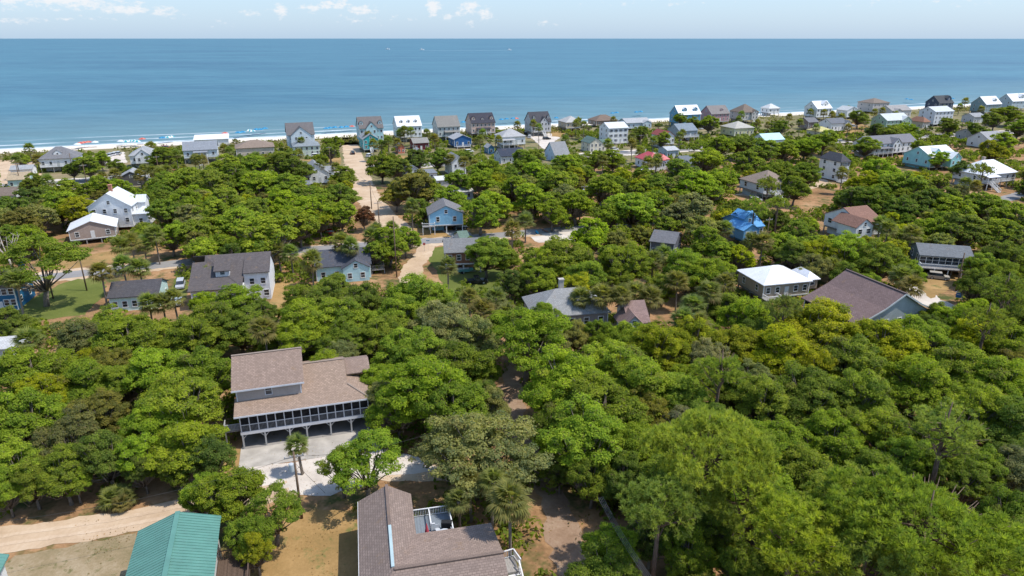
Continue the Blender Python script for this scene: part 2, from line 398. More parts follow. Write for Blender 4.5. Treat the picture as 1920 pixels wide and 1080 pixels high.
strip('inner_lane', [at(800,462),at(792,480),at(775,500),at(770,520),at(775,545)], [5,4.5,5,6,5], .05, M_SAND, .4)
strip('front_dirt_road', [at(-150,1034),at(0,1014),at(200,985),at(400,945),at(560,905),at(700,880),at(830,884),at(900,893)], [5.0,5.0,4.6,4.6,5.5,5,4,3], .03, M_SAND, .3)
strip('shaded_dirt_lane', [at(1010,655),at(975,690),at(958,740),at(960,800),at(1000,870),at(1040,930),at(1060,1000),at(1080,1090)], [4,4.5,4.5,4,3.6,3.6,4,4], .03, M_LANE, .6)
strip('gravel_cross_street', [at(1690,520),at(1735,560),at(1800,590),at(1880,625)], [6,6,5.5,5], .03, M_GRAVEL, .4)
strip('side_street', [at(1560,490),at(1700,455),at(1870,378),at(1960,350)], [4.5,4.5,5,5], .03, M_ASPHALT, .3)
for nm, ln, mt in (('wheel_rut',[at(-150,1034),at(0,1014),at(200,985),at(400,945),at(540,910)],M_RUT),):
    for sgn in (-1,1):
        off = []
        for i, p in enumerate(ln):
            d = (ln[min(i+1,len(ln)-1)]-ln[max(i-1,0)]).normalized(); off.append(p+Vector((-d.y,d.x,0))*.8*sgn)
        strip(nm, off, [.62]*len(off), .052, mt, .09, .7)
patch('concrete_driveway', [(452,840),(692,800),(745,826),(700,843),(600,858),(447,880)], .045, concrete((.42,.385,.34)), .02)
patch('gravel_drive', [(447,880),(600,858),(720,842),(800,866),(830,880),(720,892),(680,912),(620,930),(540,920),(470,905)], .038, M_GRAVEL)
patch('dry_yard', [(500,968),(560,955),(672,958),(676,1000),(682,1100),(640,1200),(430,1150),(480,1050)], .02, M_DRYLAWN, .4)
patch('sparse_yard', [(28,1042),(255,1000),(250,1100),(230,1200),(-60,1200),(-20,1090)], .02, M_TANYARD, .4)
patch('small_lawn', [(420,845),(452,842),(446,880),(420,884),(395,880)], .02, M_DRYLAWN, .3)
patch('left_lawn', [(60,560),(120,530),(190,513),(200,530),(190,560),(160,590),(80,600),(40,640),(0,652),(-30,640),(-10,600)], .02, M_LAWN)
patch('house_lawn', [(320,545),(330,512),(352,508),(352,560),(318,572)], .02, M_LAWN)
patch('verge_lawn', [(100,512),(180,495),(340,477),(430,462),(445,448),(330,455),(210,470),(110,490)], .02, M_DRYLAWN)
patch('stop_corner_lawn', [(795,470),(838,460),(845,500),(960,505),(965,530),(930,560),(880,590),(850,600),(850,560),(812,500)], .02, M_LAWN)
patch('straw_yard', [(505,530),(545,520),(560,545),(520,600),(478,640),(470,655),(478,680),(505,660)], .02, M_DRYLAWN)
patch('blue_house_yard', [(752,425),(800,430),(945,425),(950,440),(850,447),(770,455)], .02, M_DRYLAWN)
patch('blue_house_drive', [(828,432),(875,432),(885,440),(850,446)], .045, concrete((.42,.4,.37)), .02)
patch('teal_house_yard', [(675,305),(720,288),(800,296),(760,303),(690,312)], .02, M_DRYLAWN)
patch('left_house_yard', [(560,300),(640,295),(640,308),(600,305)], .02, M_DRYLAWN)
patch('green_patch', [(1190,272),(1222,268),(1225,278),(1195,280)], .02, M_LAWN)
patch('pale_court', [(985,440),(1050,425),(1100,430),(1095,455),(1010,455)], .02, M_GRAVEL)
patch('far_court', [(985,250),(1030,248),(1050,258),(1020,280),(1000,262)], .055, M_GRAVEL)
patch('far_lawn', [(1030,240),(1090,243),(1070,258),(1035,256)], .055, M_DRYLAWN)
patch('far_yard', [(1500,236),(1600,228),(1640,240),(1590,260),(1530,250)], .055, M_DRYLAWN)
patch('parking_court', [(180,290),(232,285),(238,305),(195,310)], .055, M_GRAVEL)
patch('west_clearing', [(-20,300),(60,300),(85,340),(40,350),(-20,340)], .055, M_SAND)
patch('porch_house_court', [(1375,365),(1440,372),(1500,360),(1560,345),(1545,335),(1450,350)], .02, M_SAND)
patch('deck_house_court', [(1715,520),(1780,500),(1800,530),(1745,560)], .02, M_DRYLAWN)
patch('clearing_by_brown_roof', [(1150,560),(1260,555),(1290,600),(1380,600),(1350,640),(1200,600)], .02, M_STRAW)
patch('lot_by_white_house', [(240,470),(380,460),(400,485),(260,500)], .02, M_STRAW)

# ------------------------------------------------------------------ houses
BOXM = MB().box(-.5,.5,-.5,.5,0,1).mesh('post')
MESHC = {}
def window(parent, w, h, x, y, z, rz, frame=(.78,.78,.76), pane_only=False, name='window'):
    k = ('win', round(w,2), round(h,2), frame)
    if k not in MESHC:
        f = MB(); t = .11
        f.box(-w/2-t,w/2+t,-.07,.02,h/2,h/2+t).box(-w/2-t,w/2+t,-.09,.02,-h/2-t,-h/2).box(-w/2-t,-w/2,-.07,.02,-h/2,h/2).box(w/2,w/2+t,-.07,.02,-h/2,h/2)
        f.box(-w/2,w/2,-.055,.02,-.03,.03)
        a = f.mesh('window'); a.materials.append(paint(frame,.5))
        b = MB().box(-w/2,w/2,-.035,.01,-h/2,h/2).mesh('pane'); b.materials.append(glass_dark(0)); MESHC[k] = (a,b)
    a, b = MESHC[k]
    if pane_only: return link(name, b, parent, (x,y,z), rz)
    o = link(name, a, parent, (x,y,z), rz); link('pane', b, o); return o
def post(parent, x, y, z0, z1, w, mat, name='post'):
    k = ('post', mat.name)
    if k not in MESHC:
        m = BOXM.copy(); m.materials.append(mat); MESHC[k] = m
    return link(name, MESHC[k], parent, (x,y,z0), 0, (w,w,z1-z0))
def roof_gable(parent, x0,x1,y0,y1, he, rise, mat, ridge='x', ov=.45, name='roof', th=.16):
    """ridge along x (or y) over the wall box; returns the roof object"""
    b = MB()
    if ridge == 'x':
        h = (y1-y0)/2; s = rise/h; ym = (y0+y1)/2; e = ov*s
        P = [(y0-ov,he-e+.03),(ym,he+rise+.03),(y1+ov,he-e+.03),(y1+ov,he-e+.03+th),(ym,he+rise+.03+th),(y0-ov,he-e+.03+th)]
        vs = [(x0-ov*.7,p[0],p[1]) for p in P]+[(x1+ov*.7,p[0],p[1]) for p in P]
    else:
        h = (x1-x0)/2; s = rise/h; xm = (x0+x1)/2; e = ov*s
        P = [(x0-ov,he-e+.03),(xm,he+rise+.03),(x1+ov,he-e+.03),(x1+ov,he-e+.03+th),(xm,he+rise+.03+th),(x0-ov,he-e+.03+th)]
        vs = [(p[0],y1+ov*.7,p[1]) for p in P]+[(p[0],y0-ov*.7,p[1]) for p in P]
    fs = [(0,1,7,6)[::-1],(1,2,8,7)[::-1],(2,3,9,8)[::-1],(3,4,10,9)[::-1],(4,5,11,10)[::-1],(5,0,6,11)[::-1],(0,1,4,5),(1,2,3,4),(6,7,10,11)[::-1],(7,8,9,10)[::-1]]
    b.quadmesh(vs, fs)
    return fixn(uv_roof(b.build(name, mat, parent)))
def fixn(o):
    import bmesh
    bm = bmesh.new(); bm.from_mesh(o.data); bmesh.ops.recalc_face_normals(bm, faces=bm.faces); bm.to_mesh(o.data); bm.free(); return o
def roof_hip(parent, x0,x1,y0,y1, he, rise, mat, ov=.5, name='roof', th=.18, inset=None):
    W = x1-x0; D = y1-y0; b = MB(); s = rise/(min(W,D)/2); e = ov*s
    X0,X1,Y0,Y1 = x0-ov,x1+ov,y0-ov,y1+ov; z = he-e+.03
    i = (min(W,D)/2+ov)*.98 if inset is None else inset
    if W >= D: r0,r1 = (X0+i,(y0+y1)/2),(X1-i,(y0+y1)/2)
    else: r0,r1 = ((x0+x1)/2,Y0+i),((x0+x1)/2,Y1-i)
    vs = [(X0,Y0,z),(X1,Y0,z),(X1,Y1,z),(X0,Y1,z),(X0,Y0,z+th),(X1,Y0,z+th),(X1,Y1,z+th),(X0,Y1,z+th),(*r0,he+rise+th),(*r1,he+rise+th)]
    fs = [(0,3,2,1),(0,1,5,4),(1,2,6,5),(2,3,7,6),(3,0,4,7)]
    if W >= D: fs += [(4,5,9,8),(6,7,8,9),(5,6,9),(7,4,8)]
    else: fs += [(4,5,8),(5,6,9,8),(6,7,9),(7,4,8,9)]
    b.quadmesh(vs, fs); return fixn(uv_roof(b.build(name, mat, parent)))
def roof_quads(parent, quads, mat, name='roof', th=.16):
    """roof planes given as polygons (top surface), each drawn down by th"""
    b = MB()
    for q in quads:
        n = len(q); vs = [tuple(p) for p in q]+[(p[0],p[1],p[2]-th) for p in q]
        b.quadmesh(vs, [tuple(range(n)), tuple(range(2*n-1,n-1,-1))]+[(i,n+i,n+(i+1)%n,(i+1)%n) for i in range(n)])
    o = b.build(name, mat, parent); fixn(o); return uv_roof(o)
def railing(parent, pts, mat, h=1.0, gap=.16, name='railing', rails=True):
    b = MB()
    for i in range(len(pts)-1):
        p = Vector(pts[i]); q = Vector(pts[i+1]); L = (q-p).length; up = Vector((0,0,h))
        b.bar(p+up, q+up, .12,.07); b.bar(p+Vector((0,0,.12)), q+Vector((0,0,.12)), .06,.06)
        n = max(1,int(L/gap))
        for k in range(n+1): b.bar(p.lerp(q,k/n)+Vector((0,0,.1)), p.lerp(q,k/n)+up, .045)
    return b.build(name, mat, parent)
def stairs(parent, top, dirv, n, w, mat, rise=.18, run=.28, rail=True, name='stairs'):
    """a flight going down from top along dirv; each tread a piece of it"""
    top = Vector(top); d = Vector((*dirv,0)).normalized(); sd = Vector((-d.y,d.x,0))
    end = top+d*(n*run)-Vector((0,0,n*rise)); b = MB()
    for s in (-1,1): b.bar(top+sd*(s*w/2)-Vector((0,0,.12)), end+sd*(s*w/2)-Vector((0,0,.05)), .07,.26)
    o = b.build(name, mat, parent)
    k = ('tread', w, run, mat.name)
    if k not in MESHC:
        m = MB().box(-w/2,w/2,-run/2,run/2,-.05,0).mesh('tread'); m.materials.append(mat); MESHC[k] = m
    for i in range(n):
        c = top+d*((i+.5)*run)-Vector((0,0,(i+1)*rise-.02)); link('tread', MESHC[k], o, c, math.atan2(d.y,d.x)-math.pi/2)
    if rail:
        for s in (-1,1): railing(o, [top+sd*(s*(w/2+.05)), end+sd*(s*(w/2+.05))], mat, .95, .3, 'stair_rail')
    return o
HOUSES = []      # (centre, radius, short phrase)
CLEAR = []       # (u0,v0,u1,v1,depth) parts of the picture that trees must leave in view
def wallbox(parent, x0,x1,y0,y1,z0,he,mat,roof=None,rise=0,name='wall'):
    if roof == 'x':
        return MB().prism([(y0,z0),(y1,z0),(y1,he),((y0+y1)/2,he+rise),(y0,he)],'x',x0,x1).build(name,mat,parent)
    if roof == 'y':
        o = MB().prism([(x0,z0),(x1,z0),(x1,he),((x0+x1)/2,he+rise),(x0,he)],'y',y0,y1).build(name,mat,parent); o.data.flip_normals(); return o
    return MB().box(x0,x1,y0,y1,z0,he).build(name,mat,parent)
def fit(u0,u1,v,he,D,rot,ov=.45):
    c, s = math.cos(rot), math.sin(rot); P = at((u0+u1)/2, v, he); ctr = Vector((P.x-s*(-(-D/2)), P.y+c*D/2, 0)); W = 8.0
    for _ in range(14):
        cs = []
        for i in (-1,1):
            for j in (-1,1):
                x = i*(W/2+ov); y = j*(D/2+ov); cs.append(proj((ctr.x+c*x-s*y, ctr.y+s*x+c*y, he)))
        f = proj((ctr.x+s*(D/2+ov), ctr.y-c*(D/2+ov), he))
        mpp = f[2]/FPX; a = min(q[0] for q in cs); b = max(q[0] for q in cs)
        W = max(2.0, W+((u1-u0)-(b-a))*mpp*.95); ctr.x += ((u0+u1)/2-(a+b)/2)*mpp
        tgt = at((u0+u1)/2, v, he); now = at((u0+u1)/2, f[1], he); ctr.y += (tgt.y-now.y)
    return ctr, W
WHT=(.78,.78,.76); 
def house(label, short, u0,u1,v,he,D, roof='x', rise=2.6, fz=0.0, wall=WHT, rc=(.2,.2,.21), metal=0, rows=None, nf=3, ns=2, rot=GRID,
          dorm=(), fgable=None, porch=None, stair=None, chim=None, wing=None, frame=WHT, name='house', cat='house', door=True, clear=None, shutters=None, postc=None, ov=.45, loc=None, W=None, win=(.9,1.25)):
    rz = R(rot)
    if loc is None: ctr, W = fit(u0,u1,v,he,D,rz,ov)
    else: ctr = Vector((*loc,0))
    t = thing(name, label, cat, ctr, rz)
    wm = paint(wall,.6,1); rm = metal_roof(rc) if metal else shingle(rc); tm = paint(frame,.5)
    x0,x1,y0,y1 = -W/2,W/2,-D/2,D/2
    if roof in ('x','y'):
        wallbox(t,x0,x1,y0,y1,fz,he,wm,roof,rise); roof_gable(t,x0,x1,y0,y1,he,rise,rm,roof,ov)
    elif roof == 'hip':
        wallbox(t,x0,x1,y0,y1,fz,he,wm); roof_hip(t,x0,x1,y0,y1,he,rise,rm,ov)
    elif roof == 'shed':
        wallbox(t,x0,x1,y0,y1,fz,he,wm); roof_quads(t,[[(x0-ov,y0-ov,he+.2),(x1+ov,y0-ov,he+.2),(x1+ov,y1+ov,he+.2+rise),(x0-ov,y1+ov,he+.2+rise)]],rm)
    # trim boards
    MB().box(x0-.03,x0+.14,y0-.03,y0+.14,fz,he-.1).box(x1-.14,x1+.03,y0-.03,y0+.14,fz,he-.1).box(x0-.035,x1+.035,y0-.035,y0+.05,fz-.18,fz+.06).build('corner_trim', tm, t)
    if fz > 1.2:
        MB().box(x0+.05,x1-.05,y0+.05,y1-.05,fz-.4,fz-.185).build('floor_frame', M_GREYWOOD, t)
        n = max(3,int(W/3.6)+1); pm = paint(postc,.7) if postc else M_GREYWOOD
        for j,y in enumerate((y0+.2,0,y1-.2)):
            for i in range(n): post(t, x0+.2+(W-.4)*i/(n-1), y, 0, fz-.4, .26, pm)
        MB().box(x0+1,x0+W*.45,y0+D*.35,y1-.6,.06,fz-.42).build('ground_store', paint(scl(wall,.8),.7,1), t)
    rows = rows if rows is not None else [fz+1.5]
    for zi, z in enumerate(rows):
        for i in range(nf):
            x = x0+W*(i+.5)/nf
            if door and zi == 0 and nf >= 3 and i == nf//2:
                d = MB().box(-.5,.5,-.06,.02,0,2.1).build('door', paint((.5,.52,.5) if sum(wall)>1.5 else (.7,.7,.68),.4), t); d.location = (x,y0,fz+.02)
                continue
            window(t, *win, x, y0, z, 0, frame)
            if shutters:
                for s in (-1,1):
                    q = MB().box(-.2,.2,-.05,.02,-win[1]/2,win[1]/2).build('shutter', paint(shutters,.6), t); q.location = (x+s*(win[0]/2+.34),y0,z)
        for i in range(ns):
            y = y0+D*(i+.5)/ns
            window(t, *win, x1, y, z, math.pi/2, frame); window(t, *win, x0, y, z, -math.pi/2, frame)
    if roof == 'y' and rise > 2.2: window(t, .8,1.0, 0, y0, he+rise*.3, 0, frame)
    if roof == 'x' and rise > 2.2:
        window(t, .8,1.0, x0, 0, he+rise*.3, -math.pi/2, frame); window(t,.8,1.0, x1,0,he+rise*.3, math.pi/2, frame)
    for (dx, dw, dh) in dorm:                    # dormers on the front slope: place along the front, width, height
        s = rise/(D/2); yd = y0+D*.14; zb = he+(yd-y0)*s; b = MB()
        ln = dh/s+dw*.35/s+.3
        dw2 = dw/2; gr = dw*.38
        b.prism([(dx-dw2,zb-.1),(dx+dw2,zb-.1),(dx+dw2,zb+dh),(dx,zb+dh+gr),(dx-dw2,zb+dh)],'y',yd,yd+ln)
        o = b.build('dormer', wm, t); o.data.flip_normals()
        roof_gable(o, dx-dw2,dx+dw2,yd,yd+ln,zb+dh,gr,rm,'y',.22,'dormer_roof',.1)
        k = window(o, min(.75,dw*.5), dh*.7, dx, yd, zb+dh*.55, 0, frame)
    if fgable:                                   # a cross gable on the front: place, width, how far it stands out, eave, rise
        gx,gw,gp,ge,gr = fgable
        b = MB(); yb = y0+D*.35; o = MB().prism([(gx-gw/2,fz),(gx+gw/2,fz),(gx+gw/2,ge),(gx,ge+gr),(gx-gw/2,ge)],'y',y0-gp,yb).build('gable_wall', wm, t); o.data.flip_normals()
        roof_gable(o, gx-gw/2,gx+gw/2,y0-gp,y0+D*.5,ge,gr,rm,'y',.35,'gable_roof',.14)
        for z in rows:
            for k in ((-.25,.25) if gw > 4 else (0,)): window(o, *win, gx+gw*k, y0-gp, z, 0, frame)
        if gr > 1.6: window(o, .8,1.0, gx, y0-gp, ge+gr*.3, 0, frame)
    if porch:                                    # front porch: from, to (share of width), depth, roofed, railed
        a,b_,dp,rf = porch; pa,pb = x0+W*a, x0+W*b_; yf = y0-dp
        MB().box(pa,pb,yf,y0-.04,fz-.22,fz-.02).build('porch_deck', M_GREYWOOD, t)
        if fz > .6 or not rf: railing(t, [(pa,y0-.1,fz),(pa,yf+.06,fz),(pb,yf+.06,fz),(pb,y0-.1,fz)], tm, .95, .22, 'porch_railing')
        n = max(2,int((pb-pa)/2.6)+1)
        for i in range(n): post(t, pa+.1+(pb-pa-.2)*i/(n-1), yf+.1, 0, (fz+2.5 if rf else fz), .18, tm, 'porch_post')
        if rf: roof_quads(t, [[(pa-.25,yf-.35,fz+2.5),(pb+.25,yf-.35,fz+2.5),(pb+.25,y0+.02,fz+3.05),(pa-.25,y0+.02,fz+3.05)]], rm, 'porch_roof', .14)
    if stair:
        sx, yy = x0+W*stair[0], y0-(porch[2] if porch else 0)
        n = max(3,int(round(fz/.18))); stairs(t, (sx,yy,fz), (0,-1), n, 1.3, tm)
    if chim:
        cx_,cy_,cz,cc = chim; o = MB().box(cx_-.45,cx_+.45,cy_-.45,cy_+.45,he,cz-.2).box(cx_-.55,cx_+.55,cy_-.55,cy_+.55,cz-.2,cz).build('chimney', brick(cc) if cc[0]>cc[2]*1.5 else paint(cc,.7), t)
    if wing:                                     # a lower wing: side share, y range share, eave, roof, rise, width
        for (wx0,wx1,wy0,wy1,we,wr,wri) in wing:
            o = wallbox(t,wx0,wx1,wy0,wy1,fz,we,wm,wr if wr in ('x','y') else None,wri,'wing_wall')
            if wr in ('x','y'): roof_gable(o,wx0,wx1,wy0,wy1,we,wri,rm,wr,.4,'wing_roof')
            elif wr == 'hip': roof_hip(o,wx0,wx1,wy0,wy1,we,wri,rm,.4,'wing_roof')
            else: roof_quads(o,[[(wx0-.3,wy0-.4,we+.15),(wx1+.3,wy0-.4,we+.15),(wx1+.3,wy1,we+.15+wri),(wx0-.3,wy1,we+.15+wri)]],rm,'wing_roof')
            window(o, *win, (wx0+wx1)/2, wy0, min(fz+1.5,we-.8), 0, frame)
    HOUSES.append((ctr, max(W,D)/2, short))
    if u0 is not None:
        vb = clear if clear else proj((ctr.x,ctr.y-D/2,fz))[1]
        CLEAR.append((u0+2, v-14, u1-2, vb, ctr.y-D/2))
    return t

CR=(.62,.58,.46); LG=(.55,.58,.6); DG=(.075,.075,.085); MG=(.19,.19,.2); PG=(.34,.35,.36); BR=(.19,.15,.125); TN=(.34,.27,.21); NV=(.05,.06,.085)
WM=(.72,.73,.75); AQ=(.16,.55,.56); SB=(.3,.56,.72)
H = house
# --- oceanfront row and the two blocks behind it, west to east
H('white raised beach house with grey hipped roof and dormer by the dune', 'the grey-hipped dune house',69,156,297,6,12,'hip',4,2.6,WHT,MG,rows=[4.1],nf=5,dorm=[(0,3,1.0)],clear=314)
H('long low white building with pale grey roof beside a sandy clearing', 'the long low white building',16,70,318,3.4,6,'x',1.2,0,WHT,PG,nf=4,ns=1,clear=330)
H('low tan-roofed cottage with pale teal walls near the sandy clearing','the tan-roofed teal cottage',10,68,337,3.2,9,'x',2,0,(.5,.66,.6),(.42,.33,.22),nf=3,clear=346)
H('half-hidden cottage with brown roof and white gable among trees','the half-hidden brown-roofed cottage',-10,45,367,3.4,8,'x',2,0,WHT,BR,nf=3,clear=368)
H('white raised house with grey gabled roof and blue car parked underneath','the grey-gabled white house',240,300,291,6,12,'hip',3,2.6,WHT,PG,rows=[4.2],fgable=(0,6,1.2,6,2.4),clear=309)
H('low dark-walled house with grey gable and side carport roof','the dark low grey-gabled house',215,281,335,3.0,9,'y',2.6,0,(.12,.11,.11),PG,nf=2,wing=[(-8.2,-4.0,-2,3,2.7,'s',.5)],clear=342)
H('pale blue stilt house with grey roof and central stair by the white flat roof','the pale blue stilt house',341,410,281,6.2,11,'x',3,2.8,(.62,.7,.75),(.25,.27,.3),rows=[4.4],nf=4,porch=(.3,.7,2,True),stair=(.5,),clear=311)
H('large white flat-roofed pavilion on the edge of the dune','the white flat-roofed pavilion',362,430,262,4,14,'shed',.9,0,WHT,WM,1,nf=3,name='pavilion',cat='pavilion',clear=270)
H('low beach house with broad brown hipped roof','the broad brown-hipped beach house',440,515,277,4.4,14,'hip',2.6,0,(.55,.47,.38),(.26,.2,.16),nf=5,clear=284)
H('tall white stilt house with dark gabled front and yellow slide','the tall gable-fronted stilt house',534,591,252,9,12,'x',5,2.8,(.6,.66,.68),(.16,.15,.15),rows=[4.4,7.2],nf=4,fgable=(0,10,1.5,8.6,4.2),clear=262)
H('pale green house with grey hipped roof behind a white parked car','the pale green grey-hipped house',545,601,274,4.8,13,'hip',3,0,(.62,.68,.56),(.24,.27,.29),rows=[1.5,3.6],nf=5,clear=290)
H('aqua three-storey oceanfront house with two dormers and central gable','the aqua dormered oceanfront house',666,720,240,9.2,12,'x',5.2,2.6,(.44,.64,.66),(.17,.155,.15),rows=[4.2,7.4],nf=6,dorm=[(-5,1.8,1.4),(5,1.8,1.4)],fgable=(0,6,1,9.2,3.2),clear=256)
H('bright turquoise gabled house with a central front stair','the bright turquoise house',671,711,261,6.6,14,'y',2.4,1.6,(.03,.36,.38),(.3,.31,.32),rows=[2.9,5.2],nf=3,stair=(.5,),clear=286,door=True)
H('white oceanfront house with white metal roof and three dormers','the white metal-roofed dormered house',735,792,236,9,12,'x',4.6,3,WHT,WM,1,rows=[4.4,7.2],nf=6,dorm=[(-4,1.6,1.2),(0,1.6,1.2),(4,1.6,1.2)],clear=250)
H('grey-roofed oceanfront house with small porch gable and white stair','the porch-gabled grey oceanfront house',809,864,237,8.2,12,'x',5,2.8,(.5,.53,.5),(.24,.23,.21),rows=[4.3,6.8],nf=5,porch=(.3,.9,2,True),stair=(.75,),clear=250)
H('pink oceanfront house with dark slate roof and twin dormers','the pink slate-roofed oceanfront house',871,930,230,8.4,12,'x',4.8,2.6,(.6,.42,.34),(.06,.06,.075),rows=[4.1,7],nf=6,dorm=[(-5.5,2,1.4),(0,1.4,.8),(5.5,2,1.4)],porch=(.22,.78,2,True),stair=(.5,),clear=252)
H('white stepped house with light roof on posts by the navy-roofed house','the white stepped house',926,987,256,6.4,11,'hip',3,2.4,WHT,(.4,.4,.4),rows=[4],nf=4,porch=(0,.5,2,True),clear=275)
H('dark red cottage with low grey roof between palms','the dark red cottage',766,806,268,3.6,9,'x',1.9,0,(.16,.025,.03),(.27,.26,.24),nf=3,clear=276)
H('cobalt blue house with pale grey low roof behind a round oak','the cobalt blue house',839,886,261,4.6,11,'y',2,.9,(.03,.12,.3),(.38,.39,.4),rows=[2.6],nf=3,porch=(.1,.9,2,False),clear=279)
H('small coral shed with grey roof and teal door','the small coral shed',739,761,276,3.2,6,'y',1.6,0,(.65,.2,.13),MG,nf=2,ns=1,name='shed',cat='shed',clear=287,win=(.7,.9))
H('small dark red shed with grey gable roof and round sign','the small dark red shed',770,796,285,3.2,6,'y',1.5,0,(.17,.02,.03),PG,nf=1,ns=1,name='shed',cat='shed',clear=296,win=(.7,.4))
H('small blue garden shed with pale roof beside a navy roof','the small blue garden shed',906,929,277,3,6,'y',1.3,0,(.05,.18,.3),PG,nf=1,ns=1,name='shed',cat='shed',clear=290)
H('low house with broad dark navy roof','the navy-roofed low house',924,988,292,3.4,10,'x',2.6,0,(.5,.52,.5),NV,nf=4,clear=296)
H('white house with grey cross-gabled roof above the sandy beach lane','the grey cross-gabled white house',564,618,325,4.6,14,'y',3,.8,WHT,(.27,.28,.29),rows=[2.6],nf=4,ns=3,wing=[(4.2,7.6,1,6,4,'x',1.2)],clear=340)
H('small dark grey roof of a low outbuilding under oaks','the low dark outbuilding',561,583,347,2.6,5,'shed',.4,0,LG,(.2,.22,.25),nf=1,ns=1,name='outbuilding',cat='outbuilding',clear=350)
H('cottage with slate gable and white flat addition under oaks','the slate-gabled cottage',752,796,325,3.4,9,'y',2.4,0,WHT,(.2,.22,.25),nf=2,wing=[(4.6,9,-4,3,2.8,'s',.4)],clear=332)
H('white two-storey house with grey gabled roof half hidden by palms','the palm-hidden white two-storey house',831,876,305,5.6,12,'y',2.6,0,WHT,(.3,.31,.32),rows=[1.6,4.2],nf=2,ns=3,clear=326)
H('long low pale roof showing between oak crowns','the long pale low roof',792,890,362,2.8,8,'x',.9,0,LG,(.47,.46,.45),nf=5,clear=368)
H('short pale metal roof tucked under oaks','the short pale metal roof',807,850,338,2.8,8,'x',.8,0,LG,(.6,.6,.58),1,nf=3,clear=343)
H('grey-walled oceanfront house with charcoal roof, dormers and gable','the charcoal-roofed dormered house',982,1035,228,8.4,11,'x',5,2.6,(.48,.48,.48),DG,rows=[4.2,7],nf=4,dorm=[(-4,1.4,1.3),(5,1.4,1.3)],fgable=(1.5,4.5,.8,8.4,2.6),stair=(.6,),clear=240)
H('tan stilt cottage with pale hipped roof by the dune','the tan stilt cottage',1045,1094,229,5.6,12,'hip',3,2.2,(.5,.42,.3),(.45,.44,.42),rows=[3.9],nf=4,clear=242)
H('low beach house with dark brown hipped roof','the low dark brown beach house',1101,1160,226,4.2,12,'hip',3,1.2,(.3,.22,.17),(.2,.15,.12),nf=4,clear=232)
H('light blue-grey beach house with low grey gables','the blue-grey low-gabled beach house',1157,1222,230,4.6,11,'x',2.2,1.4,(.5,.58,.62),(.4,.41,.42),nf=5,fgable=(5,6,2,4.4,1.4),clear=238)
H('tall white three-storey house with light metal roof and front balconies','the tall white balconied house',1122,1180,240,8.6,11,'x',2.4,.6,WHT,(.62,.64,.66),1,rows=[2,4.6,7.2],nf=4,shutters=(.12,.14,.2),porch=(.3,1,2.2,False),clear=268)
H('white raised house with dark red front gable roof','the white raised red-gabled house',1220,1267,255,6.6,12,'y',2.2,2.6,WHT,(.3,.09,.08),rows=[4.3],nf=4,clear=272)
H('beach house with blue-grey roof and wide dark porch','the blue-grey roofed porch house',1250,1310,245,5.4,12,'x',3.2,2.0,(.33,.36,.38),(.22,.26,.3),rows=[3.6],nf=4,porch=(0,1,2,False),clear=258)
H('pale yellow house with light hipped roof','the pale yellow house',1350,1416,240,5,13,'hip',3,.6,(.66,.62,.38),(.45,.43,.38),rows=[2.4],nf=5,clear=252)
H('cream cottage with dark green gabled roof near the beach road','the cream green-gabled cottage',1088,1131,268,4.8,10,'y',2.2,0,(.66,.6,.46),(.12,.18,.16),rows=[1.4,3.6],nf=3,wing=[(3.4,7,-3,3,4.2,'x',1.4)],clear=283)
H('grey-roofed house with pale blue gable end beside a white courtyard','the big grey steep roof',1019,1070,290,3.2,12,'x',5,0,(.4,.52,.6),(.27,.275,.28),nf=3,clear=293)
H('house with bright red hipped roof and white porch','the bright red roof',1189,1250,301,4.4,12,'hip',2.6,.6,WHT,(.5,.07,.08),1,rows=[2.3],nf=6,wing=[(4.5,8.5,-2,5,4,'hip',1.6)],clear=308)
H('low blue-grey house with flat light roof behind the red roof','the low blue-grey house',1232,1275,282,3.6,8,'x',1.2,0,(.4,.47,.52),(.45,.47,.48),nf=4,clear=290)
H('white cottage with slate grey gabled roof by the white picket fence','the slate-grey gabled cottage',1256,1322,308,3.8,10,'x',2.8,0,(.55,.6,.6),(.17,.19,.21),nf=4,fgable=(-5,5,1.5,3.8,2),clear=312)
H('blue oceanfront house with white metal roof and two wide dormers','the blue white-roofed oceanfront house',1254,1316,214,8.2,11,'x',5,2.6,(.12,.32,.46),WM,1,rows=[4.2,6.8],nf=4,dorm=[(-3,3,1.6),(5,3,1.6)],clear=221)
H('dusty pink oceanfront house with grey roof and small roof gable','the dusty pink oceanfront house',1312,1370,213,7.4,12,'x',4.6,2.4,(.45,.25,.26),(.24,.22,.21),rows=[4,6.2],nf=5,dorm=[(2,2,.9)],clear=220)
H('oceanfront house with brown hipped roof and white porch gable','the brown-hipped oceanfront house',1367,1424,210,7.6,13,'hip',4.6,2.6,(.55,.52,.48),(.2,.16,.13),rows=[4.2,6.4],nf=5,fgable=(3,5,1.5,7,2),stair=(.7,),clear=221)
H('low house with aqua metal roof between tree crowns','the aqua metal roof',1410,1473,262,4.6,9,'x',2.6,0,(.6,.62,.6),(.45,.68,.66),1,nf=4,clear=268)
H('small white beach house with pointed light roof','the pointed light-roofed beach house',1425,1464,203,5.6,9,'hip',2.8,2.2,WHT,(.6,.61,.6),rows=[4],nf=3,clear=210)
H('white oceanfront house with white metal roof and blue dormer','the white blue-dormered house',1507,1562,203,8.4,12,'x',4.4,2.6,WHT,WM,1,rows=[4.2,6.8],nf=5,dorm=[(2,5,1.5)],clear=217)
H('small white house with two pale gables behind the oceanfront','the small twin-gabled white house',1567,1612,207,6,10,'y',2.4,1.6,WHT,(.5,.52,.52),rows=[3.4],nf=3,wing=[(4,9,-3,4,5.4,'y',1.8)],clear=219)
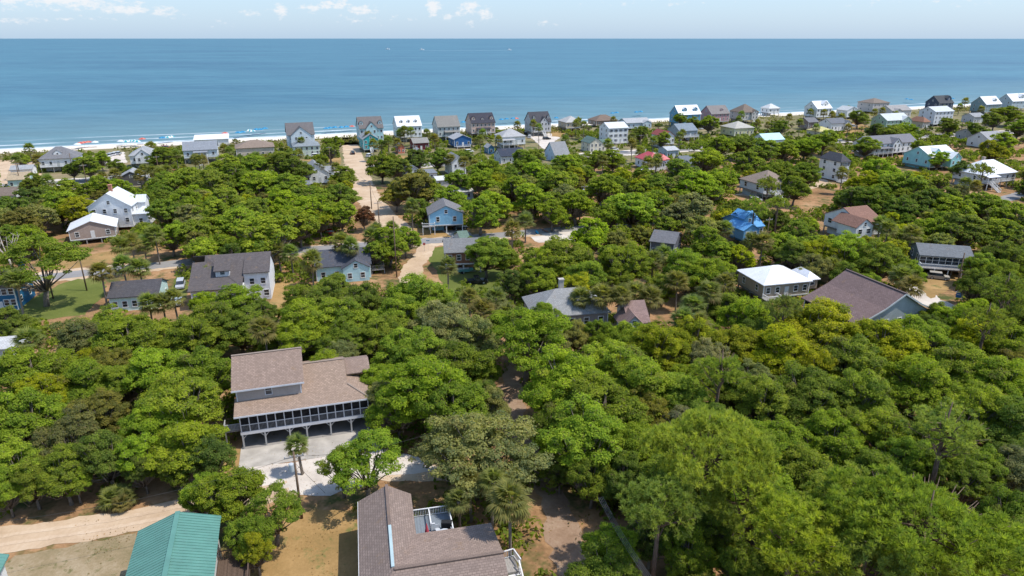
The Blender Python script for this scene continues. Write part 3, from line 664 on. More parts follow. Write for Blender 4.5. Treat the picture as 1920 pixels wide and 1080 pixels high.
H('large pale house with brown hipped roof on the oceanfront','the large brown-hipped pale house',1607,1670,193,7.8,15,'hip',2.8,1.2,(.56,.5,.46),(.22,.18,.15),rows=[3,6],nf=4,clear=207)
H('grey-roofed house with broad low gables by the dune','the broad low-gabled grey house',1645,1711,207,5.4,12,'x',3,.8,(.55,.53,.5),(.33,.32,.31),rows=[2.6],nf=5,fgable=(-5,6,2,5,1.8),clear=216)
H('dark navy oceanfront house with charcoal roof and wide dormer','the dark navy oceanfront house',1734,1790,193,7.4,12,'x',5,2,(.05,.07,.11),(.08,.085,.09),rows=[3.6,6],nf=4,dorm=[(4,5,1.8)],clear=199)
H('slate-teal oceanfront house with white metal roof','the slate-teal white-roofed house',1819,1880,195,8,12,'x',5,2.4,(.22,.3,.31),WM,1,rows=[4,6.6],nf=4,dorm=[(3,3,1.3)],clear=204)
H('pale blue oceanfront house with white metal roof and long dormer','the pale blue long-dormered house',1869,1935,189,8,12,'x',5,2.4,(.45,.52,.55),WM,1,rows=[4,6.6],nf=5,dorm=[(2,5,1.5)],clear=196)
H('tall white block house of three storeys with light roof','the tall white block house',1722,1791,209,9.4,12,'x',2.6,1.6,(.66,.68,.7),(.52,.54,.55),1,rows=[3,5.6,8.2],nf=5,clear=236)
H('long green-walled house with light grey metal roof','the long green-walled house',1632,1709,225,6,12,'x',3.4,.8,(.36,.48,.36),(.5,.53,.52),1,rows=[2.6,4.8],nf=6,fgable=(6,8,1,5.6,2.4),clear=236)
H('low house with rust-brown hipped roof','the rust-brown hipped house',1702,1746,228,4.2,11,'hip',2.4,0,(.5,.42,.34),(.3,.16,.11),nf=4,clear=235)
H('low house with pale yellow hipped roof','the pale yellow hipped roof',1511,1566,246,3.4,10,'hip',2,0,(.6,.56,.44),(.55,.5,.22),nf=4,clear=249)
H('small brown house with slate roof under palms','the small brown slate-roofed house',1495,1537,229,5,9,'x',2.2,1,(.26,.19,.16),(.18,.18,.19),rows=[2.6],nf=3,clear=242)
H('white house with slate roof and side gable','the white slate-roofed house',1534,1592,231,5.4,10,'x',2.4,1,WHT,(.16,.17,.19),rows=[2.6],nf=5,fgable=(6,5,1,5,1.8),clear=243)
H('low house with brown-grey hipped roof','the brown-grey hipped house',1790,1855,251,3.6,11,'x',2.4,0,(.45,.4,.36),(.24,.22,.21),nf=5,clear=257)
H('white-gabled house with long grey roof','the long grey white-gabled roof',1812,1890,262,4.6,12,'x',3.4,.4,(.66,.66,.63),(.33,.33,.34),nf=5,clear=275)
H('small grey-roofed house beside a spreading oak','the small grey house by the spreading oak',1802,1850,219,4,9,'x',2,0,(.5,.5,.5),(.32,.33,.34),nf=4,clear=226)
# --- second block
H('long white house with grey roof, gable and double porches','the long white double-porched house',1597,1722,268,6.4,10,'x',3,1.8,WHT,(.2,.2,.22),rows=[3.2,5.2],nf=9,ns=2,fgable=(1,5,1.5,6.4,2.2),porch=(.05,.45,2,True),clear=288)
H('aqua house with white metal roofs and front gables','the aqua white-roofed house',1692,1800,294,5.8,14,'x',3.6,1.6,(.3,.6,.6),(.74,.76,.76),1,rows=[3.6],nf=6,ns=3,dorm=[(-2.5,3,1.2)],fgable=(3,6,3.2,5.4,2.4),clear=318)
H('white raised house with broad white hipped roof and long stair','the broad white-hipped raised house',1785,1910,325,5.8,12,'hip',4,2.6,(.66,.66,.64),WM,1,rows=[4.2],nf=6,porch=(.02,.35,2.2,True),stair=(.12,),chim=(2,3,10.5,(.45,.35,.3)),clear=344)
H('white three-storey house with charcoal roof and dark porches','the charcoal-roofed three-storey house',1535,1597,302,8.4,11,'hip',2.4,.4,WHT,(.09,.09,.1),rows=[1.8,4.4,7],nf=5,porch=(-.2,.1,3,False),clear=340,door=False,win=(1.2,1.3))
H('house with broad tan roof and long blue-grey screened porch','the broad tan-roofed porch house',1385,1492,345,5.6,13,'hip',3.6,2.6,(.55,.62,.66),(.27,.21,.17),rows=[4.2],nf=9,porch=(0,.8,2,False),stair=(.3,),clear=372,door=False,win=(1.2,1.5))
H('small light blue building with brown roof behind pines','the small blue brown-roofed building',1405,1485,352,4,8,'x',2.0,1,(.35,.6,.7),(.25,.16,.12),rows=[2.4],nf=4,clear=362)
H('bright blue house with blue metal roof and raised clerestory','the bright blue metal-roofed house',1352,1436,425,5.2,11,'x',2.8,2.2,(.12,.33,.55),(.09,.3,.58),1,rows=[3.8],nf=4,dorm=[(-1,4,1.2)],fgable=(-3,5,2,5,1.4),clear=448)
H('white house with red-brown shingle roof and dark windows','the white red-brown roofed house',1543,1660,418,5.8,13,'x',3,2.4,WHT,(.25,.14,.105),rows=[4.2],nf=4,ns=3,fgable=(-4.5,6,2,5.6,2),clear=438,win=(1.3,1.3))
H('dark slate house raised over parking with long white-railed deck','the dark slate deck house',1704,1830,482,4.8,9,'x',1.6,2.2,(.13,.17,.2),(.17,.18,.19),rows=[3.6],nf=8,porch=(0,.8,2.2,False),clear=512,rot=-16,door=False,win=(1.3,1.6))
H('house with smooth white roof and tan walls beside the great brown roof','the smooth white roof',1380,1525,531,4.6,10,'hip',2.2,1.6,(.4,.33,.25),(.74,.75,.77),1,rows=[3.1],nf=5,clear=545,rot=14,porch=(-.02,.28,2.2,False),wing=[(6.9,9.6,-2.5,3.4,4.0,'hip',1.1)])
H('white gabled house with chimney and screened side porch above a tan-walled house','the white chimney house',160,266,388,7.4,10,'y',3.8,1.2,(.74,.75,.75),(.62,.64,.66),1,rows=[3.2,6],nf=4,ns=3,wing=[(5.6,10,-4.4,2,4.8,'hip',1.2),(-8.4,-5.6,-1,5,6.2,'x',1.6),(5.55,8,1.5,5.2,7.2,'x',1.6)],chim=(0,-1,13.2,(.5,.2,.12)),clear=412,rot=12)
H('tan-walled cottage with bright white metal roof raised above bare ground','the bright white-roofed tan cottage',124,222,430,4.2,10,'y',2.2,1.6,(.4,.31,.26),(.76,.77,.79),1,rows=[3.0],nf=3,clear=462,rot=26)
H('royal blue house with brown roof and blue chimney beside a lawn','the royal blue house',-60,62,540,5.4,9,'x',2.4,0,(.01,.12,.25),(.17,.13,.11),rows=[1.8,4.2],nf=6,chim=(3.4,2.4,9.6,(.02,.14,.26)),clear=582,rot=14)
H('low pale-mint house with charcoal roof and white gable end','the low charcoal-roofed mint house',198,318,556,3.2,8.5,'x',1.9,0,(.5,.66,.62),(.085,.08,.085),nf=5,clear=572,rot=13,door=False)
H('light blue cottage with slate roof, front gable and wooden side deck','the light blue slate-roofed cottage',588,698,498,3.6,9,'x',2.6,0,(.45,.68,.72),(.085,.09,.11),nf=4,fgable=(2.8,6,2.2,3.4,1.7),chim=(-.5,2,6.8,(.5,.2,.15)),clear=526,rot=15,door=False)
H('brown-and-white raised house with grey roof over a parking slab','the brown raised house by the stop sign',828,906,473,5.6,9,'x',2.0,2.6,(.27,.13,.08),(.2,.2,.2),rows=[4.2],nf=4,clear=515,rot=8,door=False,postc=(.7,.7,.68))
H('pale house with small green roof edge behind an oak crown','the small green roof edge',848,885,452,4.4,7,'x',1.6,0,LG,(.14,.2,.16),nf=2,clear=455)
H('sky blue stilt house with grey roof and white corner deck','the sky blue stilt house',798,871,402,5.8,10,'y',2.4,2.6,(.28,.56,.75),(.19,.185,.19),rows=[4.3],nf=2,ns=3,clear=431,rot=10,win=(.9,1.4),porch=(-.22,.15,1.4,False),postc=(.75,.75,.73))
H('dark roofed house nearly buried in palms and oaks','the buried dark-roofed house',1216,1282,455,4,9,'x',1.8,0,(.12,.13,.16),(.16,.16,.17),nf=3,clear=470,rot=-25)
H('pale metal shed roofs showing between tree crowns','the pale shed roof in the wood',1165,1255,688,3.0,8,'x',1,0,LG,(.5,.52,.54),1,nf=3,clear=690,rot=0,name='outbuilding',cat='outbuilding')
H('pale grey low roof half covered by trees at the lawn edge','the pale roof at the lawn edge',-40,60,656,2.8,6,'x',.8,0,LG,(.5,.5,.5),nf=2,clear=664,rot=10,name='outbuilding',cat='outbuilding')

# --- house with weathered grey roof and square chimney
t = H('house with weathered grey hipped roof and square tan chimney among palms','the weathered grey chimney roof',978,1146,590,4.6,10.5,'hip',3.2,1.4,(.3,.26,.24),(.29,.29,.285),rows=[3],nf=5,clear=600,rot=11,door=False,chim=(-.5,1.6,9.4,(.42,.38,.33)))
MB().box(7.2,7.35,-6.5,-3.2,1.4,2.4).box(7.2,9.4,-6.6,-6.45,1.4,2.4).build('tan_deck_screen', wood((.5,.38,.2)), t)
# --- small brown house beside it
H('small house with brown-pink cross gables peeping through the trees','the brown-pink cross-gabled roof',1152,1222,605,4.2,8,'x',2.6,0,(.45,.5,.52),(.27,.185,.165),nf=2,fgable=(-1.4,4,1.5,4,2),clear=612,rot=8)
# --- the great brown roof at the edge of the wood
def great_roof():
    r0 = at(1589,506,9.6); r1 = at(1700,551,9.6); d = (r1-r0); d.z = 0; rz = math.atan2(d.y,d.x); c,s = math.cos(rz), math.sin(rz)
    P = (r0+r1)/2; t = thing('house','long house under one great mauve-brown shingle roof beside a gravel street','house',(P.x,P.y,0),rz)
    def loc(u,v,z):
        q = at(u,v,z)-Vector((P.x,P.y,0)); return (c*q.x+s*q.y, -s*q.x+c*q.y)
    xa, xb = -d.length/2-.3, d.length/2; e0 = loc(1507,556,4.6); e1 = loc(1592,607,4.6); ye = (e0[1]+e1[1])/2
    wm = paint((.42,.47,.46),.6,1); rm = shingle((.2,.14,.13), .35); ym = ye*.42; zm = 7.1
    q = []
    for k in (1,-1): q += [[(xa,0,9.6),(xb,0,9.6),(xb,k*ym,zm),(xa,k*ym,zm)],[(xa,k*ym,zm),(xb,k*ym,zm),(xb,k*ye,4.6),(xa,k*ye,4.6)]]
    roof_quads(t, q, rm)
    g = 1 if ye > 0 else -1
    MB().prism([(-abs(ye)*.72,.6),(abs(ye)*.72,.6),(abs(ye)*.72,5.2),(abs(ym),zm-.25),(0,9.3),(-abs(ym),zm-.25),(-abs(ye)*.72,5.2)],'x',xa+.5,xb-.5).build('wall', wm, t)
    MB().bar((xa-.05,0,9.66),(xb+.05,0,9.66),.4,.12).build('ridge_cap', shingle((.2,.15,.14)), t)
    MB().bar((xb+.04,0,9.5),(xb+.04,ym,zm-.1),.07,.3).bar((xb+.04,ym,zm-.1),(xb+.04,ye,4.5),.07,.3).bar((xb+.04,0,9.5),(xb+.04,-ym,zm-.1),.07,.3).bar((xb+.04,-ym,zm-.1),(xb+.04,-ye,4.5),.07,.3).build('fascia', paint((.5,.54,.54),.5), t)
    yp = ye*.94; MB().box(xa+.3,xb-.3,min(yp,ye*.725),max(yp,ye*.725),1.9,2.1).build('porch_deck', M_GREYWOOD, t)
    n = 8; w = (xb-xa-.8)/n
    for i in range(n+1): post(t, xa+.4+w*i, yp, 0, 4.75, .18, M_WHITE, 'porch_post')
    for i in range(n):
        o = MB().box(-w/2+.1,w/2-.1,-.02,.02,2.1,4.6).build('screen_panel', screen_mesh(0), t); o.location = (xa+.4+w*(i+.5),yp,0)
    for k in (-3,0,3): window(t,.9,1.2,xb-.5,k,4.0,math.pi/2)
    HOUSES.append((Vector((P.x,P.y,0)),9,'the great mauve-brown roof')); CLEAR.append((1512,510,1700,600,P.y-8))
great_roof()
# --- dark grey two-storey house with dormer
def dormer_house():
    rz = R(14); P = at(428,548,4.2); t = thing('house','two-storey white house with dark grey roof and single white dormer by the road','house',(P.x,P.y,0),rz)
    c,s = math.cos(rz), math.sin(rz)
    def L(u,v,z):
        q = at(u,v,z)-Vector((P.x,P.y,0)); return (c*q.x+s*q.y, -s*q.x+c*q.y)
    rm = shingle((.115,.10,.098),.4); wm = paint((.7,.7,.7),.6,1)
    rl = L(385,478,9.0); rr = L(502,472,9.0); el = L(352,546,4.4); er = L(458,540,4.4)
    yr = (rl[1]+rr[1])/2; ye = (el[1]+er[1])/2; x0 = el[0]; x1 = L(506,500,7)[0]; xs = L(455,530,5)[0]
    roof_quads(t, [[(x0,ye,4.4),(xs,ye,4.4),(xs,yr,9.0),(rl[0],yr,9.0),(rl[0]-.01,yr-1.4,8.0),(x0,yr-1.5,7.95)],
                   [(xs,ye+3.2,6.5),(x1,ye+3.2,6.5),(x1,yr,9.0),(xs,yr,9.0)],
                   [(x0,yr+6,4.4),(x1,yr+6,4.4),(x1,yr,8.99),(x0,yr,8.99)]], rm)
    MB().box(x0+.5,xs,ye+1.2,yr+5.5,0,4.3).build('wall', wm, t)
    MB().prism([(ye+3.7,0),(yr+5.5,0),(yr+5.5,4.6),(yr,8.7),(ye+3.7,6.4)],'x',xs,x1-.3).build('wing_wall', paint((.74,.75,.77),.6,1), t)
    for i in range(4): post(t, x0+.6+(xs-x0-1.2)*i/3, ye+.3, 0, 4.2, .18, M_WHITE, 'porch_post')
    MB().box(x0+.2,xs,ye+.2,ye+1.15,.1,.3).build('porch_deck', M_GREYWOOD, t)
    dx = (L(402,515,6.6)[0]+L(431,514,6.6)[0])/2; dy = ye+(yr-ye)*.36; zb = 4.4+4.6*.36
    o = MB().box(dx-1.4,dx+1.4,dy,dy+3.5,zb-.1,zb+1.35).build('dormer', wm, t)
    roof_quads(o, [[(dx-1.7,dy-.4,zb+1.3),(dx+1.7,dy-.4,zb+1.3),(dx+1.7,dy+3.2,zb+3.0),(dx-1.7,dy+3.2,zb+3.0)]], rm, 'dormer_roof')
    window(o,.9,.8,dx,dy,zb+.75,0)
    window(t,.9,1.3,xs+1.6,ye+3.7,4.4,0); window(t,.9,1.3,x1-1.6,ye+3.7,4.4,0); window(t,1.0,1.3,x1-1.2,ye+3.7,1.6,0); window(t,1.,1.3,x0+2,ye+1.2,1.7,0); window(t,1.,1.3,x0+5,ye+1.2,1.7,0)
    HOUSES.append((Vector((P.x,P.y,0)),8,'the dark grey dormer house')); CLEAR.append((350,476,506,560,P.y-5)); CLEAR.append((458,520,506,582,P.y-5))
dormer_house()

# --- beige house with the long screened porch
def porch_house():
    rz = R(17); t = thing('house','beige two-storey house with long dark screened porch raised over a concrete carport','house',(-37.8,82.0,0),rz)
    rm = shingle((.31,.225,.17),.45); rm2 = shingle((.275,.2,.16),.6); wm = paint((.43,.38,.345),.6,1); tr = paint((.62,.63,.66),.5); bm_ = paint((.4,.4,.4),.7)
    W = 17.7
    MB().box(.5,15.2,2.9,12.2,2.6,6.0).build('wall', wm, t)
    MB().prism([(2.55,5.9),(12.6,5.9),(12.6,8.3),(7.6,10.8),(2.55,8.3)],'x',0,8.7).build('upper_wall', wm, t)
    MB().prism([(2.9,6.0),(12.2,6.0),(7.7,7.9)],'x',8.7,15.0).build('gable_wall', wm, t)
    roof_quads(t, [[(-.5,2.0,8.15),(9.2,2.0,8.15),(9.2,7.6,11.0),(-.5,7.6,11.0)],[(-.5,13.2,8.15),(9.2,13.2,8.15),(9.2,7.6,10.99),(-.5,7.6,10.99)]], rm2, 'upper_roof')
    MB().bar((-.52,7.6,11.02),(9.22,7.6,11.02),.36,.1).build('ridge_cap', shingle((.42,.33,.27)), t)
    roof_quads(t, [[(-.35,-.55,5.45),(18.1,-.55,5.45),(15.2,3.2,6.3),(-.35,3.2,6.3)],
                   [(8.8,3.2,6.3),(15.2,3.2,6.3),(15.2,7.8,8.25),(8.8,7.8,8.25)],
                   [(15.2,3.2,6.29),(18.1,-.55,5.44),(18.1,6.6,5.44),(15.2,6.6,6.29)],
                   [(8.8,12.6,6.4),(15.2,12.6,6.4),(15.2,7.8,8.24),(8.8,7.8,8.24)]], rm, 'lower_roof')
    roof_quads(t, [[(15.25,5.8,6.6),(18.8,5.8,6.6),(18.8,8.6,7.6),(15.25,8.6,7.6)],[(15.25,11.8,6.5),(18.8,11.8,6.5),(18.8,8.6,7.59),(15.25,8.6,7.59)]], rm2, 'back_gable_roof')
    MB().bar((8.8,7.8,8.29),(15.3,7.8,8.29),.32,.1).bar((15.2,3.2,6.36),(18.1,-.55,5.5),.25,.08).build('ridge_cap', shingle((.42,.33,.27)), t)
    # fascia, corner boards
    MB().box(-.52,9.22,1.94,1.99,7.9,8.13).box(-.36,18.1,-.62,-.56,5.22,5.44).build('fascia', tr, t)
    MB().box(-.02,.12,2.51,2.6,6.0,8.2).box(8.58,8.74,2.51,2.6,6.2,8.2).build('corner_board', tr, t)
    window(t,.8,1.2,4.3,2.55,7.3,0,(.62,.63,.66))
    # porch deck, beam, screens
    MB().box(.2,17.7,0.0,2.85,2.4,2.6).build('porch_deck', M_GREYWOOD, t)
    MB().box(.15,17.75,-.06,.16,2.2,2.68).build('porch_beam', tr, t)
    MB().box(.15,17.75,-.05,.12,5.1,5.3).build('porch_header', tr, t)
    n = 15; w = 17.4/n
    up = MB().box(-w/2+.06,w/2-.06,-.015,.015,0,1).mesh('screen_panel'); up.materials.append(screen_mesh(0))
    for i in range(n+1): post(t, .3+w*i, .03, 2.68, 5.1, .13, tr, 'porch_post')
    MB().box(.3,17.7,-.02,.09,3.66,3.76).build('mid_rail', tr, t)
    for i in range(n):
        link('screen_panel', up, t, (.3+w*(i+.5),.06,3.76),0,(1,1,1.34)); link('screen_panel', up, t, (.3+w*(i+.5),.06,2.7),0,(1,1,.95))
    bal = MB()
    for i in range(n):
        for k in range(1,7): bal.box(.3+w*(i+k/7)-.02,.3+w*(i+k/7)+.02,-.012,.03,2.7,3.64)
    bal.build('balusters', paint((.3,.31,.33),.6), t)
    for y in (1.0,2.4): post(t, 17.65, y, 2.68, 5.1, .13, tr, 'porch_post')
    o = MB().box(-.015,.015,.1,2.8,2.7,5.1).build('screen_panel', screen_mesh(0), t); o.location = (17.6,0,0)
    # carport posts with braces
    for i,x in enumerate((.35,3.3,6.6,8.9,12.2,15.1,17.5)):
        p = post(t, x, .05, 0.04, 2.2, .2, bm_, 'carport_post')
        b = MB()
        for s_ in (-1,1):
            if (i == 0 and s_ < 0) or (i == 6 and s_ > 0): continue
            b.bar((x+s_*.06,.05,1.6),(x+s_*.6,.05,2.18),.09)
        b.build('brace', bm_, t)
    for x in (.6,4.4,8.8,13.2,17.4):
        post(t, x, 6, 0.04, 2.4, .2, bm_, 'carport_post'); post(t, x, 11.8, 0.04, 2.4, .2, bm_, 'carport_post')
    MB().box(.5,17.4,11.9,12.1,.04,2.4).build('carport_back_wall', wood((.25,.22,.19)), t)
    MB().box(9.5,14.5,7.5,11.8,.04,2.38).build('store_room', wm, t)
    # little side landing
    MB().box(-2.0,.1,.9,2.6,2.4,2.55).build('side_landing', M_GREYWOOD, t)
    railing(t, [(.1,.95,2.55),(-1.95,.95,2.55),(-1.95,2.55,2.55)], bm_, 1.0, .18, 'side_railing')
    post(t,-1.9,1.0,0,2.4,.18,bm_,'landing_post')
    c = Vector((-37.8,82,0))+Vector((math.cos(rz),math.sin(rz),0))*8.8
    sl = sheet('carport_slab', [(Vector((-37.8,82,0))+Vector((math.cos(rz)*x-math.sin(rz)*y, math.sin(rz)*x+math.cos(rz)*y,0)))[:2] for x,y in ((0,-.2),(18.2,-.2),(18.2,12.3),(0,12.3))], .05, concrete((.28,.26,.24)))
    HOUSES.append((c,9,'the beige porch house')); CLEAR.append((438,655,694,838,82)); 
porch_house()

# --- brown shingled house in front, with deck and stair
def front_house():
    rz = R(12.5); t = thing('house','brown shingled L-shaped house with small deck and white side stair','house',(-11.0*1.031,50.4*1.031,-1.5),rz); t.scale = (1.031,1.031,1)
    rm = shingle((.235,.178,.15),.35); rp = shingle((.275,.203,.165),.25); wm = paint((.4,.36,.33),.6,1); tr = paint((.7,.7,.7),.5)
    roof_quads(t, [[(-3.2,13.0,6.2),(-3.2,-6.3,6.2),(0,0,7.9),(0,13.0,7.9)],
                   [(0,13.0,7.89),(0,0,7.89),(2.6,6.3,6.3),(2.6,13.0,6.3)],
                   [(-3.2,-6.3,6.19),(10.4,-6.3,6.19),(10.4,0,7.88),(0,0,7.88)]], rm)
    roof_quads(t, [[(0,0,7.9),(10.4,0,7.9),(10.4,6.3,6.3),(2.6,6.3,6.3)]], rp, 'back_roof')
    MB().bar((0,13.05,7.95),(0,6.2,7.95),.34,.12).bar((0.1,0,7.97),(10.45,0,7.97),.34,.14).build('ridge_cap', shingle((.27,.2,.165),.2), t)
    MB().bar((0,6.2,7.95),(0,.3,7.95),.3,.12).build('ridge_flashing', paint((.36,.46,.47),.5), t)
    MB().box(-2.7,2.2,0,12.6,1.6,6.25).build('wall', wm, t)
    MB().box(-2.68,10.0,-5.8,5.8,1.6,6.2).build('wing_wall', wm, t)
    MB().prism([(-5.8,6.15),(5.8,6.2),(0,7.75)],'x',9.8,10.0).build('gable_wall', wm, t)
    o = MB().prism([(-2.7,6.2),(2.2,6.2),(0,7.75)],'y',12.4,12.6).build('gable_wall', wm, t)
    MB().box(-3.24,-3.2,-6.3,13.0,5.98,6.2).box(10.4,10.44,-6.3,6.3,6.0,6.2).build('fascia', tr, t)
    window(t,1.0,1.3,-2.7,9,4.6,-math.pi/2); window(t,1.0,1.3,-2.7,4,4.6,-math.pi/2); window(t,1.0,1.3,10.0,2,4.6,math.pi/2)
    v = MB().lathe([(.12,0),(.12,.35),(.16,.36),(.16,.42)],8).build('vent_pipe', paint((.5,.5,.5),.4), t); v.location = (4.6,-2.2,7.2)
    m = MB().bar((0,0,0),(0,0,1.3),.06).bar((-.5,0,1.2),(.5,0,1.2),.05).bar((-.3,0,.9),(.3,0,.9),.05).build('roof_aerial', paint((.6,.6,.6),.4), t); m.location = (-2.9,-1.2,6.2)
    # deck in the corner of the two wings
    gd = paint((.16,.2,.23),.7); dz = 4.3
    dk = MB().box(2.3,6.6,5.9,11.4,dz-.25,dz-.06).build('deck', M_GREYWOOD, t)
    bd = MB().box(0,4.3,0,.2,-.05,0).mesh('plank'); bd.materials.append(wood((.2,.23,.26)))
    for i in range(25): link('plank', bd, dk, (2.3,5.92+i*.219,dz),0)
    railing(t, [(2.5,11.35,dz),(4.35,11.35,dz),(4.35,8.7,dz),(4.75,8.7,dz)], tr, 1.0,.17,'deck_railing')
    railing(t, [(4.35,11.35,dz),(6.55,11.35,dz),(6.55,6.4,dz)], tr, 1.0,.17,'deck_railing')
    for x,y in ((2.6,11.2),(6.4,11.2),(6.4,7)): post(t,x,y,1.5,dz-.25,.18,tr,'deck_post')
    # side landing and stair on the right
    MB().box(10.05,12.2,1.0,3.2,dz-.2,dz).build('side_landing', M_GREYWOOD, t)
    railing(t, [(10.1,3.1,dz),(11.0,2.9,dz),(12.1,3.1,dz),(12.5,1.5,dz)], tr, 1.0,.16,'landing_railing')
    stairs(t, (11.5,1.4,dz), (.08,-1), 15, 1.5, tr, .185,.3)
    for x,y in ((10.3,3),(12.1,3)): post(t,x,y,1.5,dz-.2,.16,tr,'landing_post')
    c = math.cos(rz); s = math.sin(rz)
    def wpt(x,y,z): return ((-11+c*x-s*y)*1.031, (50.4+s*x+c*y)*1.031, z-1.5)
    u = thing('patio_umbrella','closed red patio umbrella standing on the small deck','umbrella',wpt(3.75,7.0,dz))
    MB().lathe([(.03,0),(.03,2.5)],8).build('pole', paint((.5,.5,.5),.4), u); MB().lathe([(.3,.75),(.27,1.2),(.16,1.9),(.05,2.45),(.01,2.6)],10).build('canopy', paint((.45,.06,.08),.8), u)
    g = thing('patio_table','pale round patio table on the small deck','table',wpt(5.6,7.3,dz))
    MB().lathe([(.7,.7),(.7,.75)],14).build('table_top', paint((.55,.58,.6),.4), g); MB().lathe([(.06,.05),(.06,.7)],8).build('leg', paint((.2,.2,.2),.5), g); MB().lathe([(.35,0),(.33,.05)],10).build('base', paint((.2,.2,.2),.5), g)
    for k,(dx,dy,ra) in enumerate(((1.0,.3,1.8),(-.6,1.0,.4),(-.3,-1.0,3.3))):
        ch = thing('patio_chair', ('pale patio chair beside the deck railing','pale patio chair behind the round deck table','pale patio chair between round table and house wall')[k],'chair',wpt(5.6+dx,7.3+dy,dz),ra,'chairs on the small deck')
        MB().box(-.25,.25,-.25,.25,.42,.47).build('seat', paint((.5,.53,.56),.5), ch); MB().box(-.25,.25,.22,.27,.47,.95).build('backrest', paint((.5,.53,.56),.5), ch)
        for i in (-.22,.22):
            for j in (-.22,.22): post(ch,i,j,0,.42,.04,paint((.5,.53,.56),.5),'leg')
    q = thing('grill','black covered grill on the small deck','grill',wpt(6.0,8.6,dz)); MB().box(-.6,.6,-.3,.3,.5,1.1).build('hood', paint((.015,.015,.016),.6), q); MB().box(-.5,.5,-.25,.25,0,.5).build('cabinet', paint((.02,.02,.02),.6), q)
    HOUSES.append((Vector(wpt(3,3,0)),10,'the brown L-shaped house')); CLEAR.append((680,915,985,1100,46))
front_house()

# --- green metal-roofed house
def green_house():
    rz = R(18); t = thing('house','house with green standing-seam metal roof and brown side deck','house',(-35.3,59.6,0),rz)
    gm = paint((.1,.235,.19),.35); wm = paint((.72,.72,.68),.6,1); L_ = 17
    wallbox(t,-3.5,3.5,-L_+.6,-.5,.3,5.6,wm,'y',1.35)
    rf = link('roof', None, t)
    for sgn in (-1,1):
        n = int(L_/.42); sl = math.hypot(4.05,1.5)
        k = ('gpanel',sgn)
        m = MB(); e = (sgn*4.05,5.5); 
        m.quadmesh([(0,0,7.04),(0,.40,7.04),(sgn*4.05,.40,5.54),(sgn*4.05,0,5.54),(0,0,6.99),(0,.40,6.99),(sgn*4.05,.40,5.49),(sgn*4.05,0,5.49)],[(0,1,2,3),(7,6,5,4),(0,3,7,4),(1,0,4,5),(2,1,5,6),(3,2,6,7)])
        m.quadmesh([(0,.40,7.09),(0,.425,7.09),(sgn*4.05,.425,5.59),(sgn*4.05,.40,5.59),(0,.40,6.99),(0,.425,6.99),(sgn*4.05,.425,5.49),(sgn*4.05,.40,5.49)],[(0,1,2,3),(7,6,5,4),(0,3,7,4),(1,0,4,5),(2,1,5,6),(3,2,6,7)])
        mm = m.mesh('panel'); mm.materials.append(gm)
        for i in range(n):
            o = link('panel', mm, rf, (0,-.425*(i+1),0))
        fixn(o)
    MB().bar((0,.05,7.08),(0,-L_,7.08),.5,.06).build('ridge_cap', gm, t)
    MB().prism([(-4.1,5.35),(4.1,5.35),(0,6.85)],'y',-.12,-.02).build('gable_trim', paint((.04,.2,.16),.5), t)
    window(t,1.0,1.3,3.5,-6,4.2,math.pi/2); window(t,1.0,1.3,3.5,-10,4.2,math.pi/2); window(t,1.0,1.3,-3.5,-6,4.2,-math.pi/2)
    # brown deck and stair on the right side
    bw = wood((.11,.075,.055)); dk = MB().box(3.55,6.8,-8.2,-3.2,2.3,2.45).build('deck', bw, t)
    pl = MB().box(0,3.2,0,.19,0,.05).mesh('plank'); pl.materials.append(bw)
    for i in range(24): link('plank', pl, dk, (3.58,-8.2+i*.208,2.45))
    railing(t,[(3.6,-3.25,2.5),(6.75,-3.25,2.5),(6.75,-8.1,2.5)],bw,1.0,.2,'deck_railing'); railing(t,[(3.6,-8.1,2.5),(5.3,-8.1,2.5)],bw,1.0,.2,'deck_railing')
    stairs(t,(6.0,-8.2,2.45),(0,-1),13,1.3,bw,.185,.28)
    for x,y in ((6.7,-3.3),(6.7,-8.1),(4,-8.1)): post(t,x,y,0,2.3,.16,bw,'deck_post')
    HOUSES.append((Vector((-33,52,0)),9,'the green metal roof')); CLEAR.append((240,964,410,1100,45))
    # its neighbour at the picture's corner
    n_ = thing('house','white-walled house with a green roof and louvred gable by the dirt road','house',(at(10,1032,6.2).x-3.9,at(10,1032,6.2).y-1.2,0),R(18))
    wallbox(n_,-3.6,3.6,-12,0,.3,5.4,wm,'y',1.5); roof_gable(n_,-3.6,3.6,-12,0,5.4,1.5,metal_roof((.1,.235,.19)),'y',.5)
    for i in range(8):
        b = MB().box(-2.8+i*.72,-2.8+i*.72+.1,0.02,.08,3.2,5.3).build('batten', tr_, n_)
    for i in range(6):
        b = MB().box(3.62,3.72,-1.2-i*.75,-1.1-i*.75,2.5,5.3).build('batten', tr_, n_)
    HOUSES.append((n_.location.copy(),8,'the louvred green-roofed house'))
tr_ = paint((.7,.7,.72),.5)
green_house()

